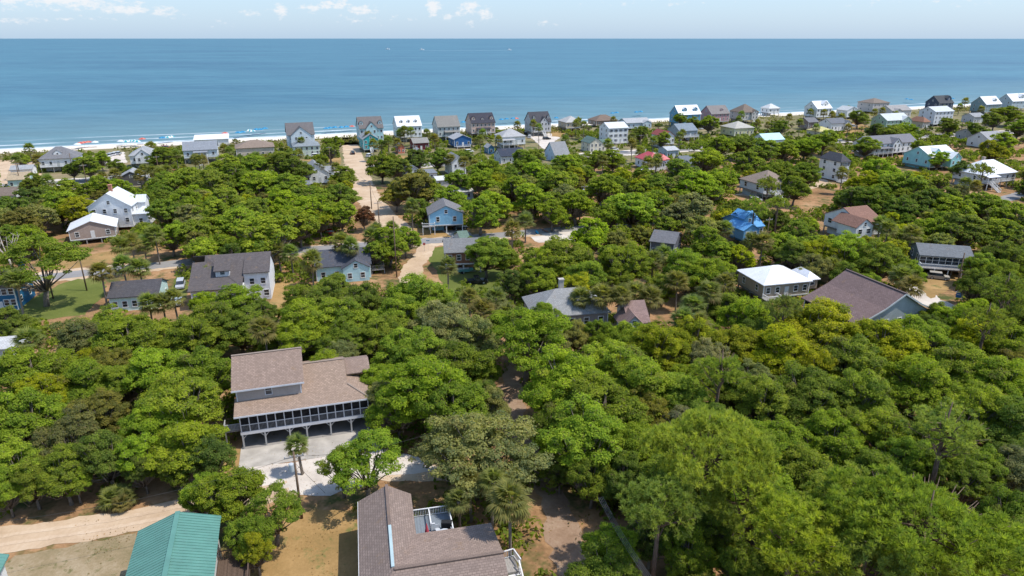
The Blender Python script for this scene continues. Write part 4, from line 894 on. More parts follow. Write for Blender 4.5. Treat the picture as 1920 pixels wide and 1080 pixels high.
# ------------------------------------------------------------------ trees
def leaf_mesh(name, C, N, S, tone, mat, asp=1.7, dry=None, seed=0):
    """many small leaf faces: centre, normal, size"""
    rg = np.random.default_rng(seed); n = len(C)
    N = N/np.maximum(np.linalg.norm(N,axis=1,keepdims=True),1e-6)
    A = np.cross(N, rg.normal(size=(n,3))); A /= np.maximum(np.linalg.norm(A,axis=1,keepdims=True),1e-6); B = np.cross(N,A)
    s = S[:,None]; V = np.empty((n,4,3))
    V[:,0] = C-A*s*asp*.5; V[:,1] = C-B*s*.5+N*s*.12; V[:,2] = C+A*s*asp*.5; V[:,3] = C+B*s*.5+N*s*.12
    m = bpy.data.meshes.new(name); m.vertices.add(4*n); m.vertices.foreach_set('co', V.ravel())
    m.loops.add(4*n); m.loops.foreach_set('vertex_index', np.arange(4*n,dtype=np.int32))
    m.polygons.add(n); m.polygons.foreach_set('loop_start', np.arange(0,4*n,4,dtype=np.int32)); m.polygons.foreach_set('loop_total', np.full(n,4,dtype=np.int32))
    m.update(calc_edges=True)
    a = m.attributes.new('tone','FLOAT','FACE'); a.data.foreach_set('value', tone.astype(np.float32))
    d = m.attributes.new('dry','FLOAT','FACE'); d.data.foreach_set('value', (np.zeros(n) if dry is None else dry).astype(np.float32))
    m.materials.append(mat); return m
def oak_meshes(seed, K, Lf, size, r=5.0, h=9.0, low=.18, flat=.72, spread=1.0):
    """clumped crown on spreading limbs; nominal radius 5 m, height 9 m"""
    rg = np.random.default_rng(seed); C=[];N=[];S=[];T=[];Dr=[];tw=[]; clumps=[]
    cz = h*.60; lobes = []
    M = int(rg.integers(6,10)); a0 = rg.uniform(0,6.28)
    for i in range(M):
        a = a0+i*6.283/M+rg.uniform(-.35,.35); q = r*rg.uniform(.38,.62); rl = r*rg.uniform(.32,.48)
        lobes.append((np.array([math.cos(a)*q*spread, math.sin(a)*q*spread, cz+h*rg.uniform(-.17,.12)]), rl))
    for i in range(2): lobes.append((np.array([rg.normal()*r*.16, rg.normal()*r*.16, cz+h*rg.uniform(.08,.2)]), r*rg.uniform(.36,.48)))
    vf = (h*.95-cz-h*.1)/(r*.44); vf = min(.95,max(.5,vf))
    k = 0; tries = 0
    while k < K and tries < K*6:
        tries += 1; lc, rl = lobes[rg.integers(len(lobes))]
        d = rg.normal(size=3); d[2] = abs(d[2])*.95-low*rg.random()*1.5; d /= np.linalg.norm(d)
        c = lc+d*rl*(.72+.34*rg.random())*np.array([1,1,vf])
        if any(np.linalg.norm((c-q)/np.array([1,1,vf])) < .6*z for q,z in lobes if q is not lc): continue
        c[2] = max(c[2], h*.14); k += 1
        rc = rg.uniform(.085,.185)*r; clumps.append(c); n = int(Lf*rg.uniform(.7,1.3)*(rc/(.15*r))**1.7)
        dd = rg.normal(size=(n,3)); dd[:,2] = np.where(dd[:,2]<-.15, -dd[:,2]*.6, dd[:,2]); dd /= np.linalg.norm(dd,axis=1,keepdims=True)
        # sub-clumps make the surface knobbly
        sub = rg.normal(size=(9,3)); sub[:,2] = abs(sub[:,2])*.8; sub /= np.linalg.norm(sub,axis=1,keepdims=True)
        dot = (dd@sub.T).max(1); rad = .62+.42*np.clip((dot-.55)/.45,0,1)**1.2
        rad *= np.where(rg.random(n)<.22, rg.uniform(1.0,1.5,n), rg.uniform(.8,1.1,n))
        P = c+dd*rad[:,None]*rc*np.array([1,1,flat])
        C.append(P); N.append(dd*np.array([1,1,1.2])+np.array([0,0,.6])+rg.normal(size=(n,3))*.5); S.append(size*rg.uniform(.6,1.25,n)); T.append(np.clip(rg.normal(.5,.24,n)+rg.normal(0,.2),0,1)); Dr.append(np.where(rg.random(n)<.05, rg.uniform(.3,.9,n), 0)+(.5 if rg.random()<.025 else 0)*rg.random(n)); tw.append((c,rc))
    cm_ = leaf_mesh('crown', np.vstack(C), np.vstack(N), np.hstack(S), np.hstack(T), leaf('broadleaf'), 1.6, np.clip(np.hstack(Dr),0,1), seed)
    b = MB(); lean = rg.normal(size=2)*.25
    tr0 = h*.24; b.tube([(0,0,-.2),(lean[0]*.3,lean[1]*.3,tr0*.5),(lean[0],lean[1],tr0)],[.42,.32,.28],8)
    for c in clumps[::(4 if spread > 1.1 else 1)]:
        base = np.array([lean[0],lean[1],tr0*rg.uniform(.8,1.05)]); md = base*.45+c*.55+np.array([0,0,-.35])+rg.normal(size=3)*.3
        b.tube([base,md,c-np.array([0,0,.25])],[.13,.07,.03],4)
    for c,rc in tw:
        for _ in range(3 if Lf > 250 else (0 if spread > 1.1 else 1)):
            q = rg.normal(size=3); q[2] = abs(q[2])*.7; q /= np.linalg.norm(q); e = c+q*rc*rg.uniform(.75,1.15); b.tube([c-q*rc*.5,c+q*rc*.3+rg.normal(size=3)*.12,e],[.035,.025,.012],3)
    tm = b.mesh('trunk'); tm.materials.append(bark((.19,.16,.13))); tm.shade_smooth()
    return cm_, tm
def pine_meshes(seed, T_, blades, ln, r=5.0, h=16.0, cz=.74, rzf=.24):
    rg = np.random.default_rng(seed); C=[];N=[];S=[];To=[]; V=[]; F=[]; tone=[]; ends=[]
    lob = rg.normal(size=(9,3)); lob /= np.linalg.norm(lob,axis=1,keepdims=True); amp = rg.uniform(-.42,.18,9)
    nb = int(24*(r/5)**1.3); bl = rg.uniform(.6,1.12,nb); bdir = rg.normal(size=(nb,3)); bdir[:,2] = abs(bdir[:,2])*.8-.25; bdir /= np.linalg.norm(bdir,axis=1,keepdims=True)
    for k in range(T_):
        if rg.random() < .72:
            bi = rg.integers(nb); d = bdir[bi]+rg.normal(size=3)*(.17*(5/r)**.6); d /= np.linalg.norm(d); fb = bl[bi]
        else:
            d = rg.normal(size=3); d[2] = abs(d[2])*1.2-.25; d /= np.linalg.norm(d); fb = .82
        f = (.55+.45*rg.random()**.6)*fb; f *= 1+sum(a*max(0,d@l)**3 for a,l in zip(amp,lob))
        c = np.array([d[0]*r*f, d[1]*r*f, h*cz+d[2]*h*rzf*f]); ends.append(c)
        up = np.array([d[0]*.55,d[1]*.55,1.0]); n = blades
        q = rg.normal(size=(n,3))*.85+up*.8; q /= np.linalg.norm(q,axis=1,keepdims=True)
        L = ln*rg.uniform(.7,1.2,n); w = np.cross(q, rg.normal(size=(n,3))); w /= np.linalg.norm(w,axis=1,keepdims=True)
        tt = np.clip(rg.normal(.5,.2)+rg.normal(0,.1,n),0,1)
        V.append(np.stack([c-w*.028, c+w*.028, c+q*L[:,None]+w*.022, c+q*L[:,None]-w*.022],1)); tone.append(tt)
    V = np.vstack(V); n = len(V); tone = np.hstack(tone)
    m = bpy.data.meshes.new('crown'); m.vertices.add(4*n); m.vertices.foreach_set('co', V.ravel()); m.loops.add(4*n); m.loops.foreach_set('vertex_index', np.arange(4*n,dtype=np.int32))
    m.polygons.add(n); m.polygons.foreach_set('loop_start', np.arange(0,4*n,4,dtype=np.int32)); m.polygons.foreach_set('loop_total', np.full(n,4,dtype=np.int32)); m.update(calc_edges=True)
    a = m.attributes.new('tone','FLOAT','FACE'); a.data.foreach_set('value', tone.astype(np.float32)); m.attributes.new('dry','FLOAT','FACE'); m.materials.append(leaf('needle'))
    b = MB(); b.tube([(0,0,-.2),(.1,.05,h*.4),(.0,.15,h*.75),(0,0,h*.95)],[.34,.28,.18,.05],8)
    for bd in bdir:
        z0 = h*rg.uniform(.45,.78); tip = np.array([bd[0]*r*.85,bd[1]*r*.85,h*cz+bd[2]*h*rzf*.8]); b.tube([(0,0,z0),tip*.5+np.array([0,0,z0])*.5+np.array([0,0,-.4]),tip],[.1,.06,.025],5)
    tm = b.mesh('trunk'); tm.materials.append(bark((.17,.12,.09))); tm.shade_smooth(); return m, tm
def frond_mesh(seed, nb, L, droop, dry=0.0):
    """one fan leaf of a cabbage palm: stalk and split blades that arch and hang"""
    rg = np.random.default_rng(seed); V=[];F=[]; b = MB()
    st = L*.45
    b.quadmesh([(-.03,0,0),(.03,0,0),(.02,st,st*.12),(-.02,st,st*.12)],[(0,1,2,3)])
    for i in range(nb):
        a = (i/(nb-1)-.5)*2*1.35; l = L*.62*(1-.28*abs(a)/1.35)*rg.uniform(.85,1.1); w = .12*L/1.5*(12/nb)
        dx,dy = math.sin(a),math.cos(a); px,py = dy,-dx
        p0 = (0,st,st*.12); p1 = (dx*l*.55, st+dy*l*.55, st*.12+l*.05-droop*l*.15*(1+abs(a))); p2 = (dx*l*.95, st+dy*l*.9, st*.12-droop*l*(.55+.3*abs(a)*rg.random()))
        b.quadmesh([(p0[0]-px*.01,p0[1]-py*.01,p0[2]),(p0[0]+px*.01,p0[1]+py*.01,p0[2]),(p1[0]+px*w/2,p1[1]+py*w/2,p1[2]),(p1[0]-px*w/2,p1[1]-py*w/2,p1[2]),(p2[0]+px*.008,p2[1]+py*.008,p2[2]),(p2[0]-px*.008,p2[1]-py*.008,p2[2])],[(0,1,2,3),(3,2,4,5)])
    m = b.mesh('frond'); n = len(m.polygons)
    a = m.attributes.new('tone','FLOAT','FACE'); a.data.foreach_set('value', np.clip(rg.normal(.5,.2,n),0,1).astype(np.float32))
    d = m.attributes.new('dry','FLOAT','FACE'); d.data.foreach_set('value', np.clip(rg.normal(dry,.12,n),0,1).astype(np.float32) if dry>0 else np.zeros(n,dtype=np.float32))
    m.materials.append(leaf('palm')); return m
FR_LIVE = [frond_mesh(k, 15, 1.9, .35+.12*(k%3)) for k in range(4)]; FR_OLD = [frond_mesh(20+k, 12, 1.7, .9, .75) for k in range(2)]; FR_MID=[frond_mesh(30+k,14,1.9,.65,.18) for k in range(2)]
def palm_frames(seed, n=34):
    rg = random.Random(seed); out = []
    for i in range(n):
        f = i/n; el_ = R(78-100*f+rg.uniform(-10,10)); a = i*2.39996+rg.uniform(-.2,.2)
        which = ('live',rg.randrange(4)) if f < .62 else (('mid',rg.randrange(2)) if f < .84 else ('old',rg.randrange(2)))
        out.append((which, Matrix.Translation((0,0,-.35*f))@Matrix.Rotation(a,4,'Z')@Matrix.Rotation(el_,4,'X'), rg.uniform(.85,1.12)))
    return out
FR = {'live':FR_LIVE,'mid':FR_MID,'old':FR_OLD}
def palm_crown(seed, n):
    V=[];F=[];T=[];D=[]
    for (k,i), M, s in palm_frames(seed,n):
        m = FR[k][i]; o = len(V); V += [tuple(M@(v.co*s)) for v in m.vertices]; F += [tuple(o+q for q in p.vertices) for p in m.polygons]
        T += [x.value for x in m.attributes['tone'].data]; D += [x.value for x in m.attributes['dry'].data]
    m = bpy.data.meshes.new('crown'); m.from_pydata(V,[],F); m.update()
    a = m.attributes.new('tone','FLOAT','FACE'); a.data.foreach_set('value',np.array(T,dtype=np.float32)); d = m.attributes.new('dry','FLOAT','FACE'); d.data.foreach_set('value',np.array(D,dtype=np.float32))
    m.materials.append(leaf('palm')); return m
PALM_C = [palm_crown(50+k, 40) for k in range(4)]
def palm_trunk(seed):
    rg = random.Random(seed); x,y = rg.uniform(-.25,.25),rg.uniform(-.25,.25)
    m = MB().tube([(x,y,-.02),(x*.6,y*.6,.3),(x*.2,y*.2,.7),(0,0,.93),(0,0,1.0)],[.22,.18,.17,.2,.26],8).mesh('trunk'); m.materials.append(bark((.24,.2,.165))); m.shade_smooth(); return m
PALM_T = [palm_trunk(k) for k in range(4)]
OAK_HQ = [oak_meshes(100+k, 190, 290, .155, low=(.55,.7,.4,.6,.75,.5)[k], flat=(.75,.68,.85,.7,.8,.66)[k]) for k in range(6)]
OAK_LQ = [oak_meshes(200+k, 150, 95, .29, low=(.6,.5,.75,.45,.6)[k], flat=(.7,.62,.75,.66,.7)[k]) for k in range(5)]
OAK_SP = [oak_meshes(300+k, 100, 210, .16, low=.1, flat=.55, spread=1.15) for k in range(2)]
PINE_HQ = [pine_meshes(400+k, 760, 34, .46) for k in range(3)]
PINE_BIG = [pine_meshes(410+k, 2100, 36, .5, r=9.0, h=18.0) for k in range(2)]
PINE_SP = [pine_meshes(420+k, 300, 34, .46, cz=.72, rzf=.26) for k in range(2)]
SHRUB = [oak_meshes(500+k, 26, 130, .5, h=6.0, low=.45, flat=.8) for k in range(3)]
TINT = {'b':((.245,.34,.034),'bright green'),'y':((.31,.35,.022),'yellow-green'),'m':((.215,.295,.034),'mid-green'),'d':((.15,.22,.034),'deep green'),
        'g':((.245,.27,.1),'grey-olive'),'o':((.23,.24,.055),'olive'),'r':((.2,.1,.05),'browned dead-leaved'),'pg':((.31,.385,.065),'yellow-green'),'pd':((.24,.30,.075),'dark green')}
TREES = []      # (x, y, r, top)
trng = random.Random(5)
def near_house(x, y):
    best = min(HOUSES, key=lambda h: (Vector((x,y,0))-Vector((h[0].x,h[0].y,0))).length-h[1])
    return best[2], (Vector((x,y,0))-Vector((best[0].x,best[0].y,0))).length-best[1], best
def whereabouts(x, y):
    s, d, b = near_house(x, y)
    if d < 8:
        rel = 'behind' if y > b[0].y+2 else ('in front of' if y < b[0].y-4 else 'beside')
        return f'{rel} {s}'
    hs = sorted(HOUSES, key=lambda h: (Vector((x,y,0))-Vector((h[0].x,h[0].y,0))).length-h[1]); o = f'between {s} and {hs[1][2]}'
    return o if len(o.split()) <= 12 else f'in the wood near {s}'
def short_label(a, b):
    w = (a+' '+b).split(); return ' '.join(w[:16])
def place(kind, tint, x, y, r, h, hq):
    c, tn = TINT[tint]; j = trng.uniform(.78,1.18); col = (c[0]*j*trng.uniform(.93,1.07), c[1]*j, c[2]*trng.uniform(.8,1.3), 1)
    nm, ph = {'o':('live_oak','live oak'),'f':('broadleaf_tree','broadleaf tree'),'s':('live_oak','open-crowned live oak'),'p':('pine_tree','pine'),'P':('pine_tree','pine'),'q':('pine_tree','sparse pine'),'k':('palmetto_palm','palmetto palm'),'h':('shrub','shrub')}[kind]
    wh = whereabouts(x,y)
    if kind in 'of':
        size = 'broad' if r > 6 else ('rounded' if r > 4 else 'small'); lib = OAK_HQ if hq else OAK_LQ
        lab = short_label(f'{size} {tn} {ph}', wh); cr, tr = lib[trng.randrange(len(lib))]; sx, sz = r/5.0, h/9.0
    elif kind == 's': cr, tr = OAK_SP[trng.randrange(2)]; sx, sz = r/5.0, h/9.0; lab = short_label(f'{tn} {ph}', wh)
    elif kind == 'p': cr, tr = PINE_HQ[trng.randrange(3)]; sx, sz = r/5.0, h/16.0; lab = short_label(f'dense {tn} {ph}', wh)
    elif kind == 'P': cr, tr = PINE_BIG[trng.randrange(2)]; sx, sz = r/9.0, h/18.0; lab = short_label(f'broad dense {tn} {ph}', wh)
    elif kind == 'q': cr, tr = PINE_SP[trng.randrange(2)]; sx, sz = r/5.0, h/16.0; lab = short_label(f'{tn} {ph}', wh)
    elif kind == 'h': cr, tr = SHRUB[trng.randrange(3)]; sx, sz = r/5.0, h/6.0; lab = short_label(f'low {tn} {ph}', wh)
    t = thing(nm, lab, 'shrub' if kind=='h' else 'tree', (x,y,0), trng.uniform(0,6.28), f'{tn} {ph}s {wh}')
    o = link('crown', cr, t, (0,0,0), 0, (sx,sx*trng.uniform(.92,1.08),sz)); o.color = col
    link('trunk', tr, t, (0,0,0), 0, (sx,sx,sz))
    TREES.append((x,y,r,h)); return t
def palm(x, y, h, s=1.0, near=False, low=False):
    c = (.2*trng.uniform(.85,1.2), .225*trng.uniform(.9,1.15), .075, 1); wh = whereabouts(x,y)
    size = 'tall' if h > 7 else ('stemless low' if h < 2 else 'mid-height')
    t = thing('palmetto_palm', short_label(f'{size} palmetto palm', wh), 'palm', (x,y,0), trng.uniform(0,6.28), f'{size} palmettos {wh}')
    link('trunk', PALM_T[trng.randrange(4)], t, (0,0,0), 0, (1,1,h))
    if near:
        cr = link('crown', None, t, (0,0,h))
        for (k,i), M, q in palm_frames(trng.randrange(9999), 40):
            f = link('frond', FR[k][i], cr); f.matrix_local = M@Matrix.Scale(q*s,4); f.color = c
    else:
        o = link('crown', PALM_C[trng.randrange(4)], t, (0,0,h), trng.uniform(0,6.28), (s,s,s)); o.color = c
    TREES.append((x,y,1.6*s,h)); return t
def tree_px(kind, tint, u, v, rp, hk=1.0):
    """a tree whose crown centre shows at photograph pixel u, v with radius rp"""
    for _ in range(3):
        if _ == 0: zc = 6.0
        P = at(u, v, zc); d = proj(P)[2]; r = rp*d/FPX*1.1
        h = max(5.0, min(13.0, 3.6+1.15*r))*hk
        if kind in 'pq': h = max(11, min(19, 8+1.6*r))*hk
        if kind == 'h': h = r*1.15
        zc = h*(.58 if kind in 'os' else (.76 if kind in 'pq' else .5))
    return place('P' if kind == 'p' and r > 6 else kind, tint, P.x, P.y, r, h, d < 165)
LIST = '''
p pg 1325 835 112;p pg 1735 985 165;p pg 1490 1010 100;q pd 1775 800 75;p pg 1235 955 75;q pg 1352 690 52;q pd 1472 575 40;q pd 1885 545 52;q pd 1850 600 46;p pg 1590 960 85;p pd 1400 930 70
p pg 1860 1060 95;p pg 1620 1070 95;q pd 1440 345 24;q pd 1415 385 26;q pd 1460 380 24;q pd 1845 318 22
o b 1060 730 78;o m 1130 770 82;o b 1090 830 78;o m 1050 800 55;o b 1160 690 62;o y 1235 655 52;o y 1300 640 46;o b 1180 640 40;o b 1210 730 66;o m 1270 740 55
o m 1190 850 60;o d 1170 900 50;o y 1530 625 72;o y 1465 660 58;o b 1600 680 66;o y 1660 650 60;o b 1600 750 66;o m 1510 750 66;o m 1440 760 60;o b 1450 840 60
o m 1560 830 62;o b 1720 640 55;o m 1720 720 60;o b 1800 690 62;o b 1870 720 62;o y 1830 640 50;o m 1890 650 55;o b 1660 820 58;o m 1830 780 60;o m 1900 800 60
o m 1840 880 52;o g 1900 890 52;o d 1890 980 55;o m 1520 900 60;o m 1640 890 60;o m 1290 1045 52;o b 1385 1070 46;o b 1110 900 42;o d 1050 880 32;o d 1220 1010 45
s g 890 850 95;s g 840 840 62;s g 940 880 66;s b 685 872 66;s b 640 882 40;o b 430 930 56;s b 512 962 54;o m 470 1010 42;o y 480 1030 34;o b 380 930 36
o b 800 735 78;o b 745 770 48;o b 850 770 64;o m 860 690 62;o m 770 660 56;o m 716 632 44;o g 880 640 50;o m 640 600 58;o b 575 610 56;o b 545 640 46;o m 620 556 50
o d 680 566 46;o m 560 570 40;o b 780 560 54;o m 740 600 50;o g 830 610 56;o b 820 570 40;o b 1020 592 30;o m 930 610 36;o m 900 700 36;o m 910 745 34
o m 340 760 74;o b 300 700 64;o m 380 700 60;o m 350 840 66;o b 290 800 58;o d 390 860 48;o m 240 640 60;o m 195 620 42;o m 262 624 42;o g 150 640 50;o b 60 700 62
o b 50 790 64;o o 130 830 58;o b 40 880 56;o b 120 890 48;o o 190 780 48;o m 200 860 50;o b 260 860 44;o m 20 610 34;o m 110 700 46;o m 400 610 58;o b 440 570 46;o b 380 574 24
o m 370 640 52;o m 450 620 44;o d 490 590 30;o m 60 903 40;o b 10 920 36;o b 140 898 30;o m 170 720 50;o m 230 720 46;o m 320 640 44;o d 335 880 36;o d 268 882 28
o o 40 420 36;o m 500 445 60;o m 540 425 44;o b 460 420 42;o b 580 400 42;o y 600 415 26;o m 320 445 32;o m 365 440 34;o m 400 430 34
o m 270 440 26;o b 310 345 34;o b 355 335 34;o m 400 345 38;o m 445 335 36;o b 490 345 36;o m 430 385 38;o b 350 385 34;o m 310 395 34;o b 540 350 34;o m 590 375 38;o m 640 370 32;o m 645 335 26
o d 555 320 30;o m 530 305 32;o m 480 310 30;o b 420 315 30;o m 640 405 30;o b 520 385 34;o m 475 400 32;o b 560 425 36;o m 395 400 32;o d 300 365 26;o r 683 407 20
o m 715 312 30;o m 745 318 26;o d 780 302 24;o o 770 352 42;o o 742 366 28;o m 800 355 30;o b 845 375 34;o m 860 340 26;o m 870 300 20;o b 900 400 40;o b 930 385 34;o m 905 345 30;o b 960 355 34
o m 900 325 26;o m 985 305 30;o b 1010 330 32;o b 1000 375 38;o m 1050 345 34;o m 1080 385 36;o m 1035 400 30;o m 1130 355 36;o g 1060 365 26;o b 1180 390 52;o m 1140 405 36;o m 1220 380 36;o m 1235 350 30
o m 1280 325 34;o b 1325 300 34;o b 1300 350 36;o m 1345 340 36;o g 1290 400 46;o g 1320 430 36;o m 1385 395 28;o m 1330 460 40;o b 1110 445 40;o m 1180 495 46;o m 1060 485 52;o m 1015 500 40;o m 1095 520 40;o d 960 530 26
o m 1290 510 46;o m 1330 520 42;o m 1352 578 36;o m 1350 476 30;o m 1240 540 30;o d 1424 594 28;o b 1400 600 46;o m 730 460 38;o m 700 475 26;o m 760 450 28;o b 912 478 40;o b 946 484 28;o m 884 462 18
o b 1590 475 46;o y 1540 480 40;o b 1650 495 44;o m 1490 480 38;o b 1460 465 34;o m 1500 440 30;o m 1700 515 30;o m 1480 340 26;o d 1640 380 38;o d 1600 375 36;o b 1690 345 40;o b 1650 325 34;o y 1620 345 28;o d 1740 385 42;o d 1700 395 34
o m 1790 395 38;o m 1850 385 34;o m 1800 435 40;o m 1750 430 34;o m 1860 440 38;o m 1900 410 38;o m 1880 480 36;o m 1840 500 32;o d 1830 540 32;o b 1820 590 34;o b 1790 610 34;o m 1760 600 30;o m 1900 450 30
o b 1345 275 28;o m 1385 270 30;o m 1430 285 30;o b 1470 285 28;o m 1510 275 28;o m 1545 265 26;o m 1400 305 32;o m 1450 320 30;o m 1510 325 32;o d 1490 355 28;o b 1580 300 20;o m 1625 275 24;o b 1700 262 18;o b 1725 280 18
o b 1760 300 18;o d 1805 320 22;o y 1860 285 26;o b 1880 265 22;o m 1830 245 16;o m 1890 215 28;o m 1865 225 20;o m 1910 240 24;o m 1780 235 18;o m 1690 245 24;o m 1670 250 24;o d 1640 245 18;o m 1610 222 18;o m 1460 240 18
o m 1330 232 20;o m 1300 232 16;o m 1275 222 14;o m 1240 262 16;o m 1200 250 16;o m 1150 300 22;o m 1115 300 22;o m 1060 310 28;o m 1000 300 26;o m 920 320 26;o d 820 300 22;o m 600 300 16;o m 620 285 18;o m 630 268 14
o m 110 390 36;o y 150 395 34;o d 60 380 32;o d 20 395 34;o g 70 410 34;o m 250 385 26;o m 165 312 24;o m 190 300 18;o m 1345 1002 44;o d 1300 990 38;o m 1740 850 50;o b 1700 865 45;o m 1800 905 48;o d 220 315 18;o d 135 318 16;o m 40 300 14;o m 310 295 22;o m 290 300 16;o m 60 345 20;o m 180 355 28;o b 120 360 26;o m 230 355 24
o g 1078 630 28;o m 1122 628 26;o g 1030 642 32;h m 850 600 26;h b 620 450 12;h m 905 570 24;h m 520 520 14;h m 1010 235 10;h m 700 250 10;h b 1140 275 10
'''
for line in LIST.strip().splitlines():
    for e in line.split(';'):
        k, tn, u, v, rp = e.split(); tree_px(k, tn, float(u), float(v), float(rp))
P = at(88,574); place('s','b',P.x,P.y,8.4,15.5,True); P = at(985,724); place('s','m',P.x,P.y,6.6,13.5,True); P = at(990,716); place('o','d',P.x+1,P.y+6,5.0,10,True)
PALMS = '''956 940 1.1 n;925 905 .85 n;880 905 .8 n;860 940 .75 n;190 512 1.2;230 500 1.25;262 505 1.25;585 490 1.3;245 455 1.2;270 460 1.2;290 440 1.2;225 462 1.2;960 430 1.3;985 415 1.3;840 500 1.1;1090 560 1.1;1130 555 1.2
1165 555 1.1;1190 550 1.2;1220 560 1.2;1245 480 1.2;1225 490 1.2;1260 500 1.2;1270 530 1.2;1300 575 1.2;1280 600 1.1;1310 610 1.1;1330 550 1.2;1360 532 1.1;1410 455 1.2;1430 455 1.2;1360 430 1.1;1560 500 1.1;1690 520 1.2;1710 540 1.2;1665 430 1.2;1710 440 1.2;1650 420 1.1;1740 410 1.1
905 585 1.2;930 560 1.1;880 560 1.0;950 590 1.1;640 455 1.2;658 462 1.1;705 435 1.2;695 445 1.2;735 430 1.1;280 570 1.1;325 560 1;305 570 1;495 620 1.2;520 470 1.1;545 475 1.1;30 525 1.1;55 640 1.2
772 388 1.2;560 290 1.2;540 285 1.2;565 265 1.1;600 310 1.1;630 315 1.1;690 255 1.2;700 270 1.2;715 272 1.3;728 265 1.3;750 250 1.3;758 245 1.3;745 268 1.2;770 247 1.2;775 242 1.2;800 250 1.2;815 260 1.2;870 305 1.3;845 300 1.2;905 250 1.2;900 262 1.1;935 262 1.1;890 310 1.2
1000 232 1.2;1010 240 1.2;1025 232 1.2;970 235 1.2;1080 232 1.3;1085 228 1.3;1095 235 1.2;1070 300 1.2;1060 262 1.2;1140 270 1.3;1130 300 1.2;1185 258 1.2;1185 270 1.2;1230 305 1.2;1215 305 1.3;1232 300 1.3;1225 265 1.2;1275 255 1.1;1200 285 1.2;1150 225 1.1;1280 250 1.1;1390 215 1.2;1385 225 1.2
1500 230 1.2;1480 220 1.2;1520 210 1.2;1545 212 1.2;1560 215 1.2;1578 220 1.3;1590 205 1.2;1600 215 1.2;1530 240 1.2;1555 285 1.2;1560 275 1.1;1590 240 1.2;1640 210 1.2;1655 208 1.2;1680 215 1.1;1720 260 1.1;1770 205 1.2;1810 190 1.5;1800 200 1.2;1840 205 1.2;1860 210 1.2;1775 230 1.2;1580 325 1.2;1525 305 1.1;1810 345 1.2;1830 350 1.1;1440 235 1.1;1420 230 1.1
55 280 1.4;30 300 1.1;70 300 1.2;90 340 1.2;192 335 1.2;215 328 1.2;180 345 1.1;262 330 1.2;270 320 1.2;282 275 1.2;300 325 1.2;312 320 1.2;285 320 1.1;365 300 1.2;372 302 1.2;380 300 1.1;345 320 1.1;420 280 1.2;430 285 1.1;480 295 1.2;450 300 1.1;470 300 1.2;500 300 1.1;330 290 1.1'''
for e in PALMS.replace('\n',';').split(';'):
    q = e.split(); u,v,s = map(float,q[:3]); s *= 1.3; h = trng.uniform(5.2,8.2)
    if len(q) > 3: s /= 1.0; h = {956:9.0,925:6.5,880:5.5,860:4.5}[int(u)]
    P = at(u,v,h); palm(P.x,P.y,h,s,len(q)>3 or v>500)
# low palmetto clump by the dirt road, and a palm in front of the porch
for u,v,s in ((208,935,.9),(222,930,.95),(236,933,.8),(228,942,.7)):
    P = at(u,v,1.2); palm(P.x,P.y,1.1,s,True)
P = at(557,834,4.5); palm(P.x,P.y,4.4,.95,True)
# fill the woods: more oaks and undershrub wherever the ground is wooded and nothing must stay in view
CLEAR += [(395,838,830,935,1e3),(0,925,400,1300,1e3),(480,955,690,1300,1e3),(1000,900,1065,1080,1e3),(935,670,985,725,1e3),(640,258,690,330,1e3),(665,330,760,440,1e3),(755,452,850,600,1e3),
          (0,505,340,560,1e3),(60,520,200,600,1e3),(470,520,560,600,1e3),(840,440,960,530,1e3),(500,455,720,480,1e3),(750,425,950,450,1e3),(90,322,240,345,1e3),(610,300,700,330,1e3),(1110,275,1190,298,1e3),
          (980,420,1100,460,1e3),(1700,515,1800,580,1e3),(100,460,340,505,1e3),(1160,555,1290,600,1e3),(1380,350,1560,378,1e3),(985,245,1050,285,1e3),(0,300,60,345,1e3),(180,285,240,312,1e3),(1860,235,1920,256,1e3),(1830,350,1900,385,1e3)]
def visible_ok(x, y, r, h):
    u,v,d = proj((x,y,h*.55)); k = r*FPX/d; top = proj((x,y,h))[1]; bot = proj((x,y,0.5))[1]
    if u+k < -60 or u-k > 1980 or top > 1130: return False
    for (a,b,c,e,Y) in CLEAR:
        if y < Y+6 and u+k*.9 > a and u-k*.9 < c and bot > b and top < e: return False
    return True
def free(x, y, r, f):
    for (c,rad,_) in HOUSES:
        if (c.x-x)**2+(c.y-y)**2 < (rad+r*.5)**2: return False
    for (a,b,q,_) in TREES:
        if (a-x)**2+(b-y)**2 < ((q+r)*f)**2: return False
    return True
n_oak = sum(o.name.startswith('live_oak') for o in COL.objects); n_sh = 0; n_f = 0
cands = []
y = 44.0
while y < 470:
    st = 5.0+y*.012; xx = -y*.85-20
    while xx < y*.85+20:
        cands.append((xx+trng.uniform(-.5,.5)*st, y+trng.uniform(-.5,.5)*st)); xx += st
    y += st
for (x, y) in cands:
    sd = (Vector((x,y,0))-SH0).dot(SHN)
    if sd > -24: continue
    r = trng.uniform(3.0,4.9); h = 3.2+1.15*r
    if n_f < 290 and sd < -60 and free(x,y,r,.55) and visible_ok(x,y,r,h):
        place('f', trng.choice('bmmmdoyg'), x, y, r, h, y < 150); n_f += 1

for (x, y) in cands[::-1]:
    sd = (Vector((x,y,0))-SH0).dot(SHN)
    if sd > -24: continue
    r = trng.uniform(1.5,2.8); h = r*1.25
    if n_sh < 290 and free(x,y,r,.7) and visible_ok(x,y,r,h):
        place('h', trng.choice('bmmmdog'), x, y, r, h, False); n_sh += 1
print('oaks', n_oak, 'fill', n_f, 'shrubs', n_sh)

